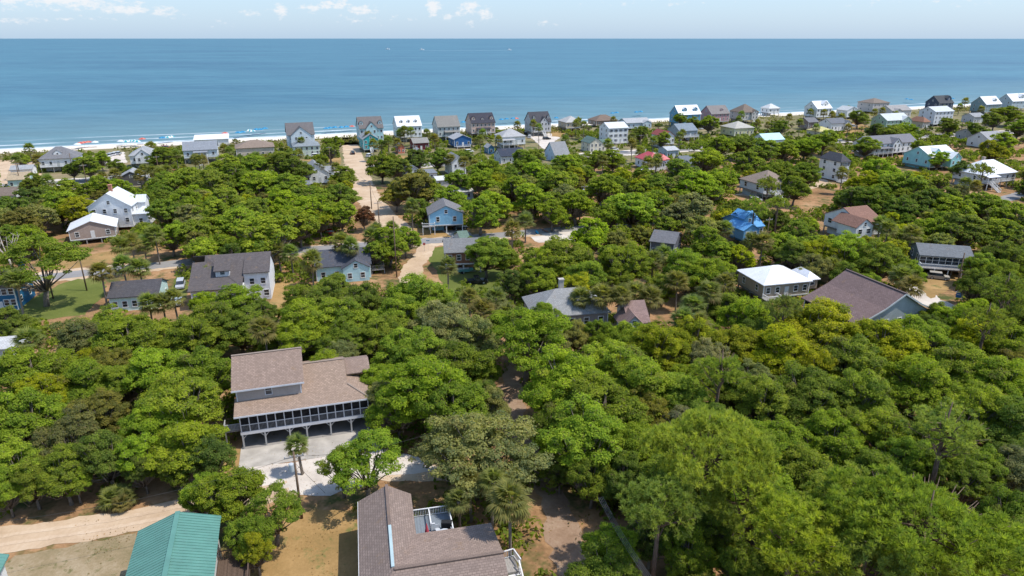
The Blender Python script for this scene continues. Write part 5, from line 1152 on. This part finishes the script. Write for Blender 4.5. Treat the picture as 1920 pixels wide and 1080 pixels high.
# dune scrub: a low matted hedge of bushes along the back of the beach
rg = np.random.default_rng(9); L_ = (SH1-SH0).length; n = 26000
s_ = rg.uniform(-120,L_+260,n); o_ = rg.uniform(-44,-17,n); pat = np.sin(s_*.11)+np.sin(s_*.047+1.3)+np.sin(s_*.31+o_*.2)*.6+rg.normal(0,.4,n)
keep = pat > -.2; s_,o_ = s_[keep],o_[keep]; n = len(s_)
Cn = np.stack([SH0.x+SHD.x*s_+SHN.x*o_, SH0.y+SHD.y*s_+SHN.y*o_, rg.uniform(.1,1.0,n)**1.3*1.3],1)
nn = rg.normal(size=(n,3))*.6+np.array([0,0,1]); me = leaf_mesh('dune_scrub', Cn, nn, rg.uniform(.5,1.1,n), rg.random(n), leaf('broadleaf'), 1.6, np.clip(rg.normal(.25,.25,n),0,1), 3)
o = tag(link('dune_scrub', me), 'low olive scrub matting the dune behind the beach', 'scrub', None, 'stuff'); o.color = (.17,.185,.06,1)
# ground litter and weeds under the trees: uneven tufts
n = 30000; yy = 48+rg.random(n)**1.4*260; xx = (rg.random(n)*2-1)*yy*.8; nzv = np.sin(xx*.23+yy*.11)+np.sin(yy*.31-xx*.07)+rg.normal(0,.6,n); kp = nzv > .9
Cn = np.stack([xx[kp],yy[kp],rg.uniform(.03,.28,kp.sum())],1)
bad = np.zeros(len(Cn),bool)
for (a,b,c,e,Y) in CLEAR:
    if Y > 900:
        d = Cn[:,1]*CP-(Cn[:,2]-CAM_H)*SP; U = 960+FPX*Cn[:,0]/d; Vv = 540-FPX*(Cn[:,1]*SP+(Cn[:,2]-CAM_H)*CP)/d; bad |= (U>a)&(U<c)&(Vv>b)&(Vv<e)
Cn = Cn[~bad]; n = len(Cn)
me = leaf_mesh('undergrowth', Cn, rg.normal(size=(n,3))*.6+np.array([0,0,1]), rg.uniform(.12,.3,n), rg.random(n), leaf('broadleaf'), 1.8, np.clip(rg.normal(.3,.3,n),0,1), 4)
o = tag(link('undergrowth', me), 'patchy weeds and low plants on the woodland floor', 'undergrowth', None, 'stuff'); o.color = (.16,.19,.045,1)

# thicket: a matted understorey that closes the gaps between the trees
rg = np.random.default_rng(21); rr = random.Random(77); CC=[];NN=[];SS=[];TT=[]; cnt = 0
y = 46.0
while y < 430:
    st = 2.0+y*.006; xx = -y*.82-10
    while xx < y*.82+10:
        px, py = xx+rr.uniform(-.5,.5)*st, y+rr.uniform(-.5,.5)*st; xx += st
        m_ = math.sin(px*.13+py*.05)+math.sin(py*.17-px*.06+2)+rr.gauss(0,.7)
        if m_ < -.35: continue
        if (Vector((px,py,0))-SH0).dot(SHN) > -30: continue
        R_ = rr.uniform(.9,2.0); h_ = R_*rr.uniform(.7,1.5)
        u,v,d = proj((px,py,h_*.5))
        if not (-20 < u < 1940 and v < 1100): continue
        if any(c[0]-4 < u < c[2]+4 and c[1] < v < c[3]+3 and py < c[4]+1 for c in CLEAR): continue
        if any((h[0].x-px)**2+(h[0].y-py)**2 < (h[1]+.5)**2 for h in HOUSES): continue
        n = int(46*R_/1.5); dd = rg.normal(size=(n,3)); dd[:,2] = abs(dd[:,2]); dd /= np.linalg.norm(dd,axis=1,keepdims=True)
        CC.append(np.array([px,py,.05])+dd*np.array([R_,R_,h_])*rg.uniform(.75,1.1,(n,1))); NN.append(dd+rg.normal(size=(n,3))*.5); SS.append(rg.uniform(.25,.5,n)*(1+y*.0022)); TT.append(np.clip(rg.normal(rr.uniform(.15,.75),.2,n),0,1)); cnt += 1
    y += st
me = leaf_mesh('thicket', np.vstack(CC), np.vstack(NN), np.hstack(SS), np.hstack(TT), leaf('broadleaf'), 1.6, np.clip(rg.normal(.06,.12,sum(map(len,SS))),0,1), 6)
o = tag(link('thicket', me), 'matted green understorey thicket between the trees', 'thicket', None, 'stuff'); o.color = (.18,.245,.03,1)
print('thicket clumps', cnt, 'leaves', sum(map(len,SS)))

# fallen leaves and straw along the verges and yards
rg = np.random.default_rng(33); n = 26000; yy = 50+rg.random(n)*75; xx = (rg.random(n)*2-1)*yy*.78
nv = np.sin(xx*.5+yy*.2)+np.sin(yy*.7-xx*.31)+rg.normal(0,.9,n); kp = nv > .2; xx,yy = xx[kp],yy[kp]; n = len(xx)
me = leaf_mesh('leaf_litter', np.stack([xx,yy,rg.uniform(.055,.09,n)],1), rg.normal(size=(n,3))*.25+np.array([0,0,1]), rg.uniform(.04,.11,n), rg.random(n), leaf('broadleaf'), 2.2, np.clip(rg.normal(.55,.3,n),0,1), 8)
o = tag(link('leaf_litter', me), 'fallen brown leaves and straw scattered over yards and verges', 'leaf litter', None, 'stuff'); o.color = (.4,.27,.13,1)

# ------------------------------------------------------------------ bare trees
def bare_tree(u, v, h, label, seed):
    P = at(u,v); rg = random.Random(seed); t = thing('bare_tree', label, 'tree', (P.x,P.y,0))
    m = bark((.5,.44,.38)); MB().tube([(0,0,-.1),(.2,0,h*.2),(.1,.1,h*.38)],[.32,.25,.22],7).build('trunk', m, t, True)
    for i in range(8):
        a = i*.9+rg.random(); s = rg.uniform(.55,1); p0 = Vector((.1,.1,h*.34)); p1 = Vector((math.cos(a)*h*.22*s,math.sin(a)*h*.22*s,h*.62)); p2 = Vector((math.cos(a)*h*.42*s,math.sin(a)*h*.42*s,h*rg.uniform(.8,1)))
        b = MB().tube([p0,p1,p2],[.14,.09,.03],5)
        for k in range(4):
            q = p1.lerp(p2,rg.random()); b.tube([q,q+Vector((rg.uniform(-1,1),rg.uniform(-1,1),rg.uniform(.4,1.4)))],[.05,.015],4)
        b.build('limb', m, t, True)
bare_tree(22,510,10,'pale bare-limbed tree beside the royal blue house chimney',1)
# ------------------------------------------------------------------ poles, wires and signs
POLES = []
def utility_pole(u, v, h, label, transformer=False, base=True, arm=True):
    P = at(u,v,0 if base else h); t = thing('utility_pole', label, 'utility pole', (P.x,P.y,0), R(GRID))
    MB().tube([(0,0,-.1),(0,0,h*.5),(0,0,h)],[.17,.15,.12],8).build('shaft', M_POLE, t, True)
    if arm:
        MB().box(-1.1,1.1,-.06,.06,h-.75,h-.6).build('crossarm', M_GREYWOOD, t)
        for x in (-1,-.4,.4,1): o = MB().lathe([(.05,0),(.07,.08),(.03,.2)],6).build('insulator', paint((.5,.5,.52),.3), t); o.location = (x,0,h-.6)
    if transformer:
        o = MB().lathe([(.02,0),(.3,.03),(.3,.95),(.24,1.05),(.02,1.1)],12).build('transformer', paint((.45,.48,.5),.4), t, False); o.location = (-.42,-.2,h-2.4)
        MB().tube([(.15,0,h-.7),(.6,-.1,h-1.2),(.7,-.1,h-1.9),(.2,-.05,h-2.3)],[.025]*4,5).build('drop_cable', paint((.04,.04,.04),.6), t)
    POLES.append(Vector((P.x,P.y,h))); return POLES[-1]
pA = utility_pole(566,972,9.3,'brown utility pole with grey transformer in front of the porch house',True)
pB = utility_pole(697,392,9,'bare wooden utility pole beside the beach lane'); pC = utility_pole(712,432,9,'wooden utility pole where the beach lane meets the middle road')
pD = utility_pole(1094,400,9.5,'wooden utility pole with transformer rising from oak crowns',True); pE = utility_pole(163,545,9,'slim wooden pole on the verge by the low mint house',False,True,False)
pF = utility_pole(100,560,8,'short weathered pole under the big lawn oak',False,True,False); pG = utility_pole(139,330,9.5,'utility pole by the low house parking court'); pH = utility_pole(620,312,9,'utility pole at the corner of beach road and lane')
pI = utility_pole(1792,545,9,'utility pole with lamp arm on the gravel cross street',False,True,False); pJ = utility_pole(744,520,15,'very tall bare pole between oaks by the slate cottage',False,True,False)
pK = utility_pole(1240,425,9,'utility pole behind the red golf cart',False); pL = utility_pole(433,305,9,'utility pole beside the broad brown beach house'); pM = utility_pole(163,345,8,'utility pole on the edge of the beach road')
pN = utility_pole(1435,468,9,'utility pole beside the bright blue house',False)
row = []
for u,v in ((40,350),(300,335),(520,325),(780,311),(1010,298),(1200,288),(1400,276),(1600,266),(1800,255)):
    row.append(utility_pole(u,v,9.5,'crossarmed utility pole standing in the row along the beach road'))
for o_ in COL.objects:
    if o_.get('label') == 'crossarmed utility pole standing in the row along the beach road': o_['group'] = 'utility poles along the beach road'
def wire(name, label, pts, rad, sag, cat='power line'):
    b = MB(); mat = paint((.03,.03,.03),.6)
    for i in range(len(pts)-1):
        p,q = Vector(pts[i]),Vector(pts[i+1]); line = [p.lerp(q,k/10)-Vector((0,0,sag*4*(k/10)*(1-k/10))) for k in range(11)]
        b.tube(line,[rad]*11,4)
    return tag(b.build(name, mat), label, cat)
wire('power_line','thin cable from the transformer pole toward the wood behind the drive',[pA-Vector((0,0,.6)),at(840,800,8)],.02,1.0)
wire('power_line','thin cable sagging from the transformer pole along the dirt road',[pA-Vector((0,0,.6)),at(-60,985,8)],.02,1.2)
wire('guy_wire','slanting guy wire from the transformer pole to the gravel',[pA-Vector((0,0,1.5)),at(610,925,0)],.02,0,'guy wire')
wire('power_line','cables crossing the oaks between two middle poles',[pD-Vector((0,0,.4)),pK-Vector((0,0,.4))],.025,.8)
wire('power_line','cable from the lane corner pole down the beach lane',[pH-Vector((0,0,.4)),pB-Vector((0,0,.4)),pC-Vector((0,0,.4))],.025,.8)
wire('power_line','long cable strung on the pole row along the beach road',[p-Vector((0,0,.4)) for p in row],.03,.9)
# four heavy cables over the shaded lane
t = thing('power_line','bundle of four grey cables running above the shaded dirt lane','power line',at(1105,890,0))
a0 = at(1126,932,9)-at(1105,890,0); a1 = at(1228,1098,9)-at(1105,890,0); dn = Vector((-(a1-a0).y,(a1-a0).x,0)).normalized()
for k in range(4):
    p = a0+dn*(k-1.5)*.17; q = a1+dn*(k-1.5)*.17
    MB().tube([p.lerp(q,j/8)-Vector((0,0,.5*4*(j/8)*(1-j/8))) for j in range(9)],[.009]*9,5).build('cable', paint((.2,.21,.23),.5), t)
def text_part(s, size, mat, parent, loc, rot):
    c = bpy.data.curves.new('lettering','FONT'); c.body = s; c.size = size; c.align_x = 'CENTER'; c.align_y = 'CENTER'; c.extrude = .004; c.materials.append(mat)
    k = bpy.data.objects.new('lettering_outline', c); me = bpy.data.meshes.new_from_object(k); bpy.data.objects.remove(k)
    me.materials.clear(); me.materials.append(mat); o = bpy.data.objects.new('lettering', me); COL.objects.link(o); o.parent = parent; o.location = loc; o.rotation_euler = rot; return o
P = at(796,472); t = thing('stop_sign','red octagonal stop sign on a post at the lane mouth','stop sign',(P.x,P.y,0),R(4))
post(t,0,.05,0,2.6,.06,paint((.5,.5,.5),.4),'post')
MB().prism([(.42*math.cos(R(22.5+45*k)),2.2+.42*math.sin(R(22.5+45*k))) for k in range(8)],'y',-.02,.0).build('border', paint((.75,.75,.75),.4), t)
MB().prism([(.38*math.cos(R(22.5+45*k)),2.2+.38*math.sin(R(22.5+45*k))) for k in range(8)],'y',-.026,-.021).build('plate', paint((.5,.02,.03),.4), t)
text_part('STOP',.3,paint((.78,.78,.78),.4),t,(0,-.03,2.2),(math.pi/2,0,0))
P = at(803,470); t = thing('street_name_sign','blue street name blade on a thin post beside the stop sign','street sign',(P.x,P.y,0),R(4))
post(t,0,0,0,2.7,.05,paint((.5,.5,.5),.4),'post'); MB().box(-.45,.45,-.015,.015,2.7,2.95).build('blade', paint((.1,.3,.42),.4), t)
P = at(1797,566); t = thing('yard_sign','small blue hanging sign on a white post by the gravel street','sign',(P.x,P.y,0),R(-30))
post(t,.5,0,0,2.2,.12,M_WHITE,'post'); MB().box(-.9,.5,-.05,.05,2.1,2.22).build('arm', M_WHITE, t); MB().box(-.75,.3,-.03,.03,.95,2.0).build('board', paint((.04,.2,.5),.5), t); MB().box(-.55,.1,-.034,-.03,1.55,1.7).build('pale_mark', paint((.6,.65,.7),.5), t)

# ------------------------------------------------------------------ vehicles
def car(u, v, rot, col, label, kind='suv', z=0, cat='car', base=None):
    P = at(u,v,.8) if base is None else Vector(base); name = {'suv':'parked_car','sedan':'parked_car','pickup':'pickup_truck'}[kind]
    t = thing(name, label, 'truck' if kind=='pickup' else cat, (P.x,P.y,z+.0), R(rot)); L2,w = (2.65,.95) if kind=='pickup' else (2.3,.9)
    bm = paint(col,.25); hb = .98 if kind!='sedan' else .85; ht = {'suv':1.72,'sedan':1.42,'pickup':1.82}[kind]
    MB().prism([(-L2,.35),(-L2+.15,.28),(L2-.15,.28),(L2,.4),(L2-.02,hb-.2),(L2-.12,hb-.1),(L2*.42,hb),(-L2+.08,hb),(-L2,hb-.15)],'y',-w,w).build('body', bm, t)
    a,b,c,d = {'suv':(-L2+.1,-L2+.35,.55,1.15),'sedan':(-L2+.5,-L2+1.2,.35,1.0),'pickup':(-.7,-.5,.6,1.15)}[kind]
    def cab(x0,x1,x2,x3,z0,z1,wi,wt,nm,mt):
        vs = [(x0,-wi,z0),(x3,-wi,z0),(x3,wi,z0),(x0,wi,z0),(x1,-wt,z1),(x2,-wt,z1),(x2,wt,z1),(x1,wt,z1)]
        o = MB(); o.quadmesh(vs,[(0,3,2,1),(4,5,6,7),(0,1,5,4),(1,2,6,5),(2,3,7,6),(3,0,4,7)]); return o.build(nm,mt,t)
    cab(a,b,c,d,hb,ht-.09,w-.06,w-.17,'windows',glass_dark(0)); cab(b-.05,b-.03,c+.02,c+.06,ht-.09,ht,w-.155,w-.22,'roof',bm)
    wk = ('wheel',)
    if wk not in MESHC:
        m = MB().prism([(.34*math.cos(R(30*k)),.34*math.sin(R(30*k))) for k in range(12)],'y',-.12,.12).mesh('wheel'); m.materials.append(paint((.02,.02,.02),.8)); MESHC[wk] = m
        m2 = MB().prism([(.2*math.cos(R(30*k)),.2*math.sin(R(30*k))) for k in range(12)],'y',-.128,.128).mesh('rim'); m2.materials.append(paint((.5,.5,.5),.3)); MESHC['rim'] = m2
    for x in (-L2*.6,L2*.62):
        for y in (-w+.08,w-.08): o = link('wheel', MESHC[wk], t, (x,y,.34)); link('rim', MESHC['rim'], o)
    for y in (-w+.25,w-.25):
        MB().box(L2-.06,L2+.02,y-.16,y+.16,.6,.75).build('headlight', paint((.7,.7,.72),.2), t); MB().box(-L2-.02,-L2+.06,y-.14,y+.14,.65,.85).build('tail_light', paint((.35,.02,.02),.3), t)
    if kind == 'pickup': MB().box(-L2+.12,-.75,-w+.12,w-.12,hb+.001,hb+.02).build('bed_liner', paint((.03,.03,.03),.7), t)
    return t
WC=(.75,.75,.75); SC=(.45,.47,.5); BC=(.015,.016,.02); RC=(.45,.03,.03)
car(338,532,-70,SC,'silver car parked beside the low charcoal-roofed mint house')
car(893,525,10,BC,'black pickup truck parked on the grass by the brown raised house','pickup')
car(593,291,GRID+5,WC,'white van-like car parked before the pale green house'); car(604,294,GRID+5,BC,'dark car parked next to the white car before the pale green house','sedan')
car(661,286,GRID+90,BC,'dark car on the beach lane edge beside palms'); car(692,291,GRID+60,WC,'white car at the foot of the turquoise house stair')
car(254,305,GRID+80,(.03,.15,.4),'blue car under the grey-gabled white house')
for i,(u,v,c,l) in enumerate(((198,293,WC,'first white car of the parking court by the round bushes'),(207,290,SC,'silver car in the middle of the parking court'),(215,288,WC,'white car at the seaward end of the parking court'),(222,287,SC,'silver car at the corner of the parking court'),(197,299,WC,'white car at the landward end of the parking court'),(172,320,BC,'black car under the trees by the beach road'))): car(u,v,GRID+70+i*4,c,l)
car(328,322,GRID,RC,'red car parked by the beach road under palms'); car(312,276,GRID,(.3,.03,.04),'dark red car near the dune')
car(1025,259,GRID,BC,'black car in the white courtyard of the far lane'); car(993,256,GRID+60,WC,'white car beside the white stepped house'); car(986,249,GRID+60,BC,'black car beside the palm in the far courtyard')
car(1318,240,GRID,WC,'white car behind the blue-grey roofed porch house'); car(1332,239,GRID,SC,'silver car on the far side street'); car(1206,321,GRID,WC,'white car beneath the bright red roof house')
car(1222,330,GRID+10,BC,'dark car under palms near the red roof'); car(1417,374,GRID,WC,'white car under the broad tan-roofed porch house'); car(1760,517,-25,(.4,.36,.3),'tan car parked under the dark slate deck house')
car(862,425,GRID,BC,'dark car under the sky blue stilt house','sedan'); car(620,434,20,RC,'red car glimpsed between oaks near the middle road','sedan'); car(1722,247,GRID,BC,'dark car by the rust-brown hipped house','sedan')
for u,v,c,l in ((1152,279,WC,'white car on the drive below the tall white balconied house'),(1246,263,SC,'silver car beside the white raised red-gabled house'),(1292,262,BC,'dark car on the verge below the blue-grey porch house'),(1062,254,(.3,.05,.05),'maroon car beside the tan stilt cottage lawn'),(1626,243,WC,'white car below the long green-walled house'),(1600,236,SC,'silver car on the sandy lot by the white slate-roofed house'),(556,290,SC,'silver car beneath the tall gable-fronted stilt house'),(880,283,WC,'white car behind the small blue garden shed'),(1765,243,SC,'silver car below the tall white block house'),(1512,338,WC,'white car on the sandy court below the three-storey house')): car(u,v,GRID+10,c,l)
# red golf cart
P = at(1228,412,.5); t = thing('golf_cart','red golf cart with red canopy between oak crowns','golf cart',(P.x,P.y,0),R(GRID)); rm_ = paint((.5,.03,.04),.4)
MB().prism([(-1.3,.3),(1.3,.3),(1.3,.75),(.7,.8),(.5,.5),(-.2,.5),(-.3,.85),(-1.3,.85)],'y',-.6,.6).build('body',rm_,t); MB().box(-1.2,1.1,-.7,.7,1.95,2.05).build('canopy',rm_,t)
MB().box(-.25,.3,-.55,.55,.52,.7).build('seat',paint((.1,.1,.1),.6),t)
for x in (-1.1,1.0):
    for y in (-.6,.6): post(t,x,y,.7,1.95,.05,paint((.1,.1,.1),.5),'post'); o = link('wheel',MESHC[('wheel',)],t,(x*.85,y,.25),0,(.72,.9,.72))
# boat on a trailer by the brown raised house, white garden crate, kayaks
P = at(870,508,.5); t = thing('small_boat','small teal and white boat under the brown raised house oak','boat',(P.x,P.y,0),R(10))
o = MB(); st_ = [(-2.2,.75,.45),(-.8,.85,.35),(1.0,.7,.35),(2.3,.06,.6)]
vs=[];fs=[]
for x,w_,zb in st_: vs += [(x,-w_,1.15),(x,-w_*.6,zb),(x,w_*.6,zb),(x,w_,1.15)]
for i in range(3):
    for k in range(3): fs.append((i*4+k,i*4+k+1,i*4+5+k,i*4+4+k))
fs += [(0,3,2,1),(12,13,14,15)]; o.quadmesh(vs,fs); o.build('hull',paint((.2,.5,.5),.4),t); MB().box(-1.9,1.2,-.62,.62,1.16,1.24).build('deck_cover',paint((.7,.72,.72),.5),t)
MB().box(-1.6,3,-.08,.08,.3,.36).build('trailer_beam',paint((.3,.3,.3),.5),t)
for y in (-.8,.8): link('wheel',MESHC[('wheel',)],t,(-.6,y,.3))
P = at(332,572); t = thing('utility_trailer','pale grey open box trailer beside the low mint house','trailer',(P.x,P.y,0),R(-75)); gm_ = paint((.62,.68,.7),.5)
MB().box(-1.7,1.7,-.95,.95,.5,.6).build('floor',paint((.45,.52,.55),.6),t); MB().box(-1.7,1.7,-1,-.95,.5,1.5).box(-1.7,1.7,.95,1,.5,1.5).box(1.65,1.7,-.95,.95,.6,1.5).box(-1.7,-1.65,-.95,.95,.6,1.2).build('side_board',gm_,t); MB().box(1.7,2.8,-.05,.05,.5,.58).build('drawbar',paint((.2,.2,.2),.5),t)
for y in (-1.1,1.1): link('wheel',MESHC[('wheel',)],t,(0,y,.34))
def hullshape(t,c,L_,w_):
    vs=[];fs=[]
    for x,k in ((-1,.02),(-.6,.8),(0,1),(.6,.8),(1,.02)): vs += [(x*L_/2,-w_*k/2,.3+.08*abs(x)),(x*L_/2,0,.05),(x*L_/2,w_*k/2,.3+.08*abs(x)),(x*L_/2,0,.4)]
    for i in range(4):
        for k in range(4): fs.append((i*4+k,i*4+(k+1)%4,i*4+4+(k+1)%4,i*4+4+k))
    b=MB(); b.quadmesh(vs,fs); return b.build('hull',paint(c,.35),t)
P = at(1007,437); t = thing('kayak','blue and white kayak lying by the pale gravel court','kayak',(P.x,P.y,0),R(100)); hullshape(t,(.03,.35,.55),3.6,.8)
P = at(1022,434); t = thing('kayak','dull red kayak lying under palms by the pale gravel court','kayak',(P.x,P.y,0),R(120)); hullshape(t,(.35,.18,.15),3.4,.8)
# wooden side deck of the light blue cottage
P = at(706,500,0); t = thing('deck','weathered wooden deck on posts beside the light blue cottage','deck',(P.x,P.y,0),R(15))
dk = MB().box(-1.6,1.6,-6,4,1.0,1.15).build('platform',wood((.4,.36,.31)),t); pl = MB().box(-1.6,1.6,0,.24,0,.05).mesh('plank'); pl.materials.append(wood((.42,.38,.33)))
for i in range(38): link('plank',pl,dk,(0,-6+i*.262,1.15))
railing(t,[(-1.55,-5.9,1.2),(1.55,-5.9,1.2),(1.55,3.9,1.2)],wood((.3,.24,.18)),1.0,.25,'deck_railing')
for x in (-1.5,1.5):
    for y in (-5.8,-1,3.8): post(t,x,y,0,1.0,.15,M_GREYWOOD,'post')
# white picket fence by the slate-grey cottage; fence by the bright blue house
def fence(label, a, b, h, mat, name='fence', gap=.3, wires=False):
    A,B = at(*a),at(*b); t = thing(name,label,'fence',A,math.atan2((B-A).y,(B-A).x)); L_ = (B-A).length; n = max(2,int(L_/2.4))
    for i in range(n+1): post(t,L_*i/n,0,0,h+.1,.12,mat,'post')
    if wires: MB().box(0,L_,-.02,.02,h*.35,h*.4).box(0,L_,-.02,.02,h*.8,h*.85).build('rail',mat,t)
    else:
        MB().box(0,L_,-.02,.02,h*.25,h*.33).box(0,L_,-.02,.02,h*.75,h*.83).build('rail',mat,t)
        m = MB().box(-.07,.07,-.05,-.02,.08,h).mesh('picket'); m.materials.append(mat)
        for i in range(int(L_/gap)): link('picket',m,t,(gap*(i+.5),0,0))
fence('white picket fence in front of the slate-grey gabled cottage',(1228,322),(1262,316),1.5,M_WHITE)
fence('grey wire-railed fence below the bright blue house',(1405,492),(1445,486),1.4,M_GREYWOOD,wires=True)

# ------------------------------------------------------------------ beach umbrellas and awnings
def umbrella(u, v, c1, c2, label, s=1.0, group=None):
    P = at(u,v,1.2*s); t = thing('beach_umbrella',label,'umbrella',(P.x,P.y,0),u%3,group)
    MB().lathe([(.03,-.1),(.03,2.5*s)],6).build('pole',paint((.6,.6,.6),.4),t); n=8
    for k,c in ((0,c1),(1,c2)):
        b = MB()
        for i in range(k,n,2):
            a,e = 2*math.pi*i/n,2*math.pi*(i+1)/n; r_ = 1.5*s
            b.quadmesh([(0,0,2.55*s),(math.cos(a)*r_*.6,math.sin(a)*r_*.6,2.3*s),(math.cos(e)*r_*.6,math.sin(e)*r_*.6,2.3*s),(math.cos(a)*r_,math.sin(a)*r_,1.9*s),(math.cos(e)*r_,math.sin(e)*r_,1.9*s)],[(0,1,2),(1,3,4,2)])
        b.build('canopy_panels',paint(c,.8),t)
BL=(.02,.17,.33); TQ=(.03,.3,.32); RD=(.45,.08,.07); WH=(.65,.65,.65)
for u,v in ((237,269),(245,268),(252,268),(258,269),(315,261),(322,260),(467,248),(473,249)): umbrella(u,v,TQ,WH,'turquoise and white panelled umbrella on the sand',1.35,'turquoise and white beach umbrellas')
for u,v in ((305,262),(447,252),(455,251),(481,246),(488,246),(497,244),(612,244),(619,243),(628,242),(640,242),(650,241),(869,232),(940,227),(950,226),(962,225),(1043,224),(1148,215),(1156,214),(1193,213),(1201,212),(1700,188),(1708,189),(1786,187)): umbrella(u,v,BL,(.04,.27,.45),'all-blue umbrella on the sand',1.35,'blue beach umbrellas')
for u,v in ((152,272),(158,271),(166,270),(267,264),(422,253),(660,240),(968,225)): umbrella(u,v,RD,(.55,.2,.14),'red umbrella on the sand',1.3,'red beach umbrellas')
for u,v in ((146,274),(179,270),(227,268)): umbrella(u,v,WH,(.6,.65,.65),'white umbrella on the sand',1.25,'white beach umbrellas')
P = at(561,262,0); t = thing('water_slide','tall yellow slide against the gable-fronted stilt house','slide',(P.x,P.y,0),R(GRID)); MB().bar((0,0,.2),(0,2.2,7.5),.9,.12).build('chute',paint((.75,.5,.05),.4),t); MB().bar((-.5,0,.35),(-.5,2.2,7.65),.08,.3).bar((.5,0,.35),(.5,2.2,7.65),.08,.3).build('side_rail',paint((.75,.5,.05),.4),t)
# ------------------------------------------------------------------ boats out at sea
for u,v,L_,lab in ((727,93,22,'small white fishing boat out on the open sea west of its twin'),(791,94,24,'white fishing boat with cabin near the horizon'),(955,94.5,20,'small white boat trailing a long pale wake')):
    P = at(u,v,-.3); t = thing('fishing_boat',lab,'boat',(P.x,P.y,-.3),R(15),'boats near the horizon')
    vs=[];fs=[]
    for x,w_ in ((-1,.8),(-.3,1),(.4,.85),(1,.05)): vs += [(x*L_/2,-3*w_,3.6+(1.2 if x==1 else 0)),(x*L_/2,-1.8*w_,-.5),(x*L_/2,1.8*w_,-.5),(x*L_/2,3*w_,3.6+(1.2 if x==1 else 0))]
    for i in range(3):
        for k in range(4): fs.append((i*4+k,i*4+(k+1)%4,i*4+4+(k+1)%4,i*4+4+k))
    fs += [(0,3,2,1),(12,13,14,15)]; b=MB(); b.quadmesh(vs,fs); b.build('hull',M_WHITE,t)
    MB().box(-L_*.2,L_*.15,-1.8,1.8,3.5,7.2).build('cabin',M_WHITE,t); MB().tube([(-1,0,7.2),(-1,0,13)],[.2,.1],6).build('mast',M_WHITE,t)
    if v > 94.2:
        MB().box(-420,-L_*.5,-3,3,.02,.12).build('wake',paint((.6,.66,.68),.8),t)
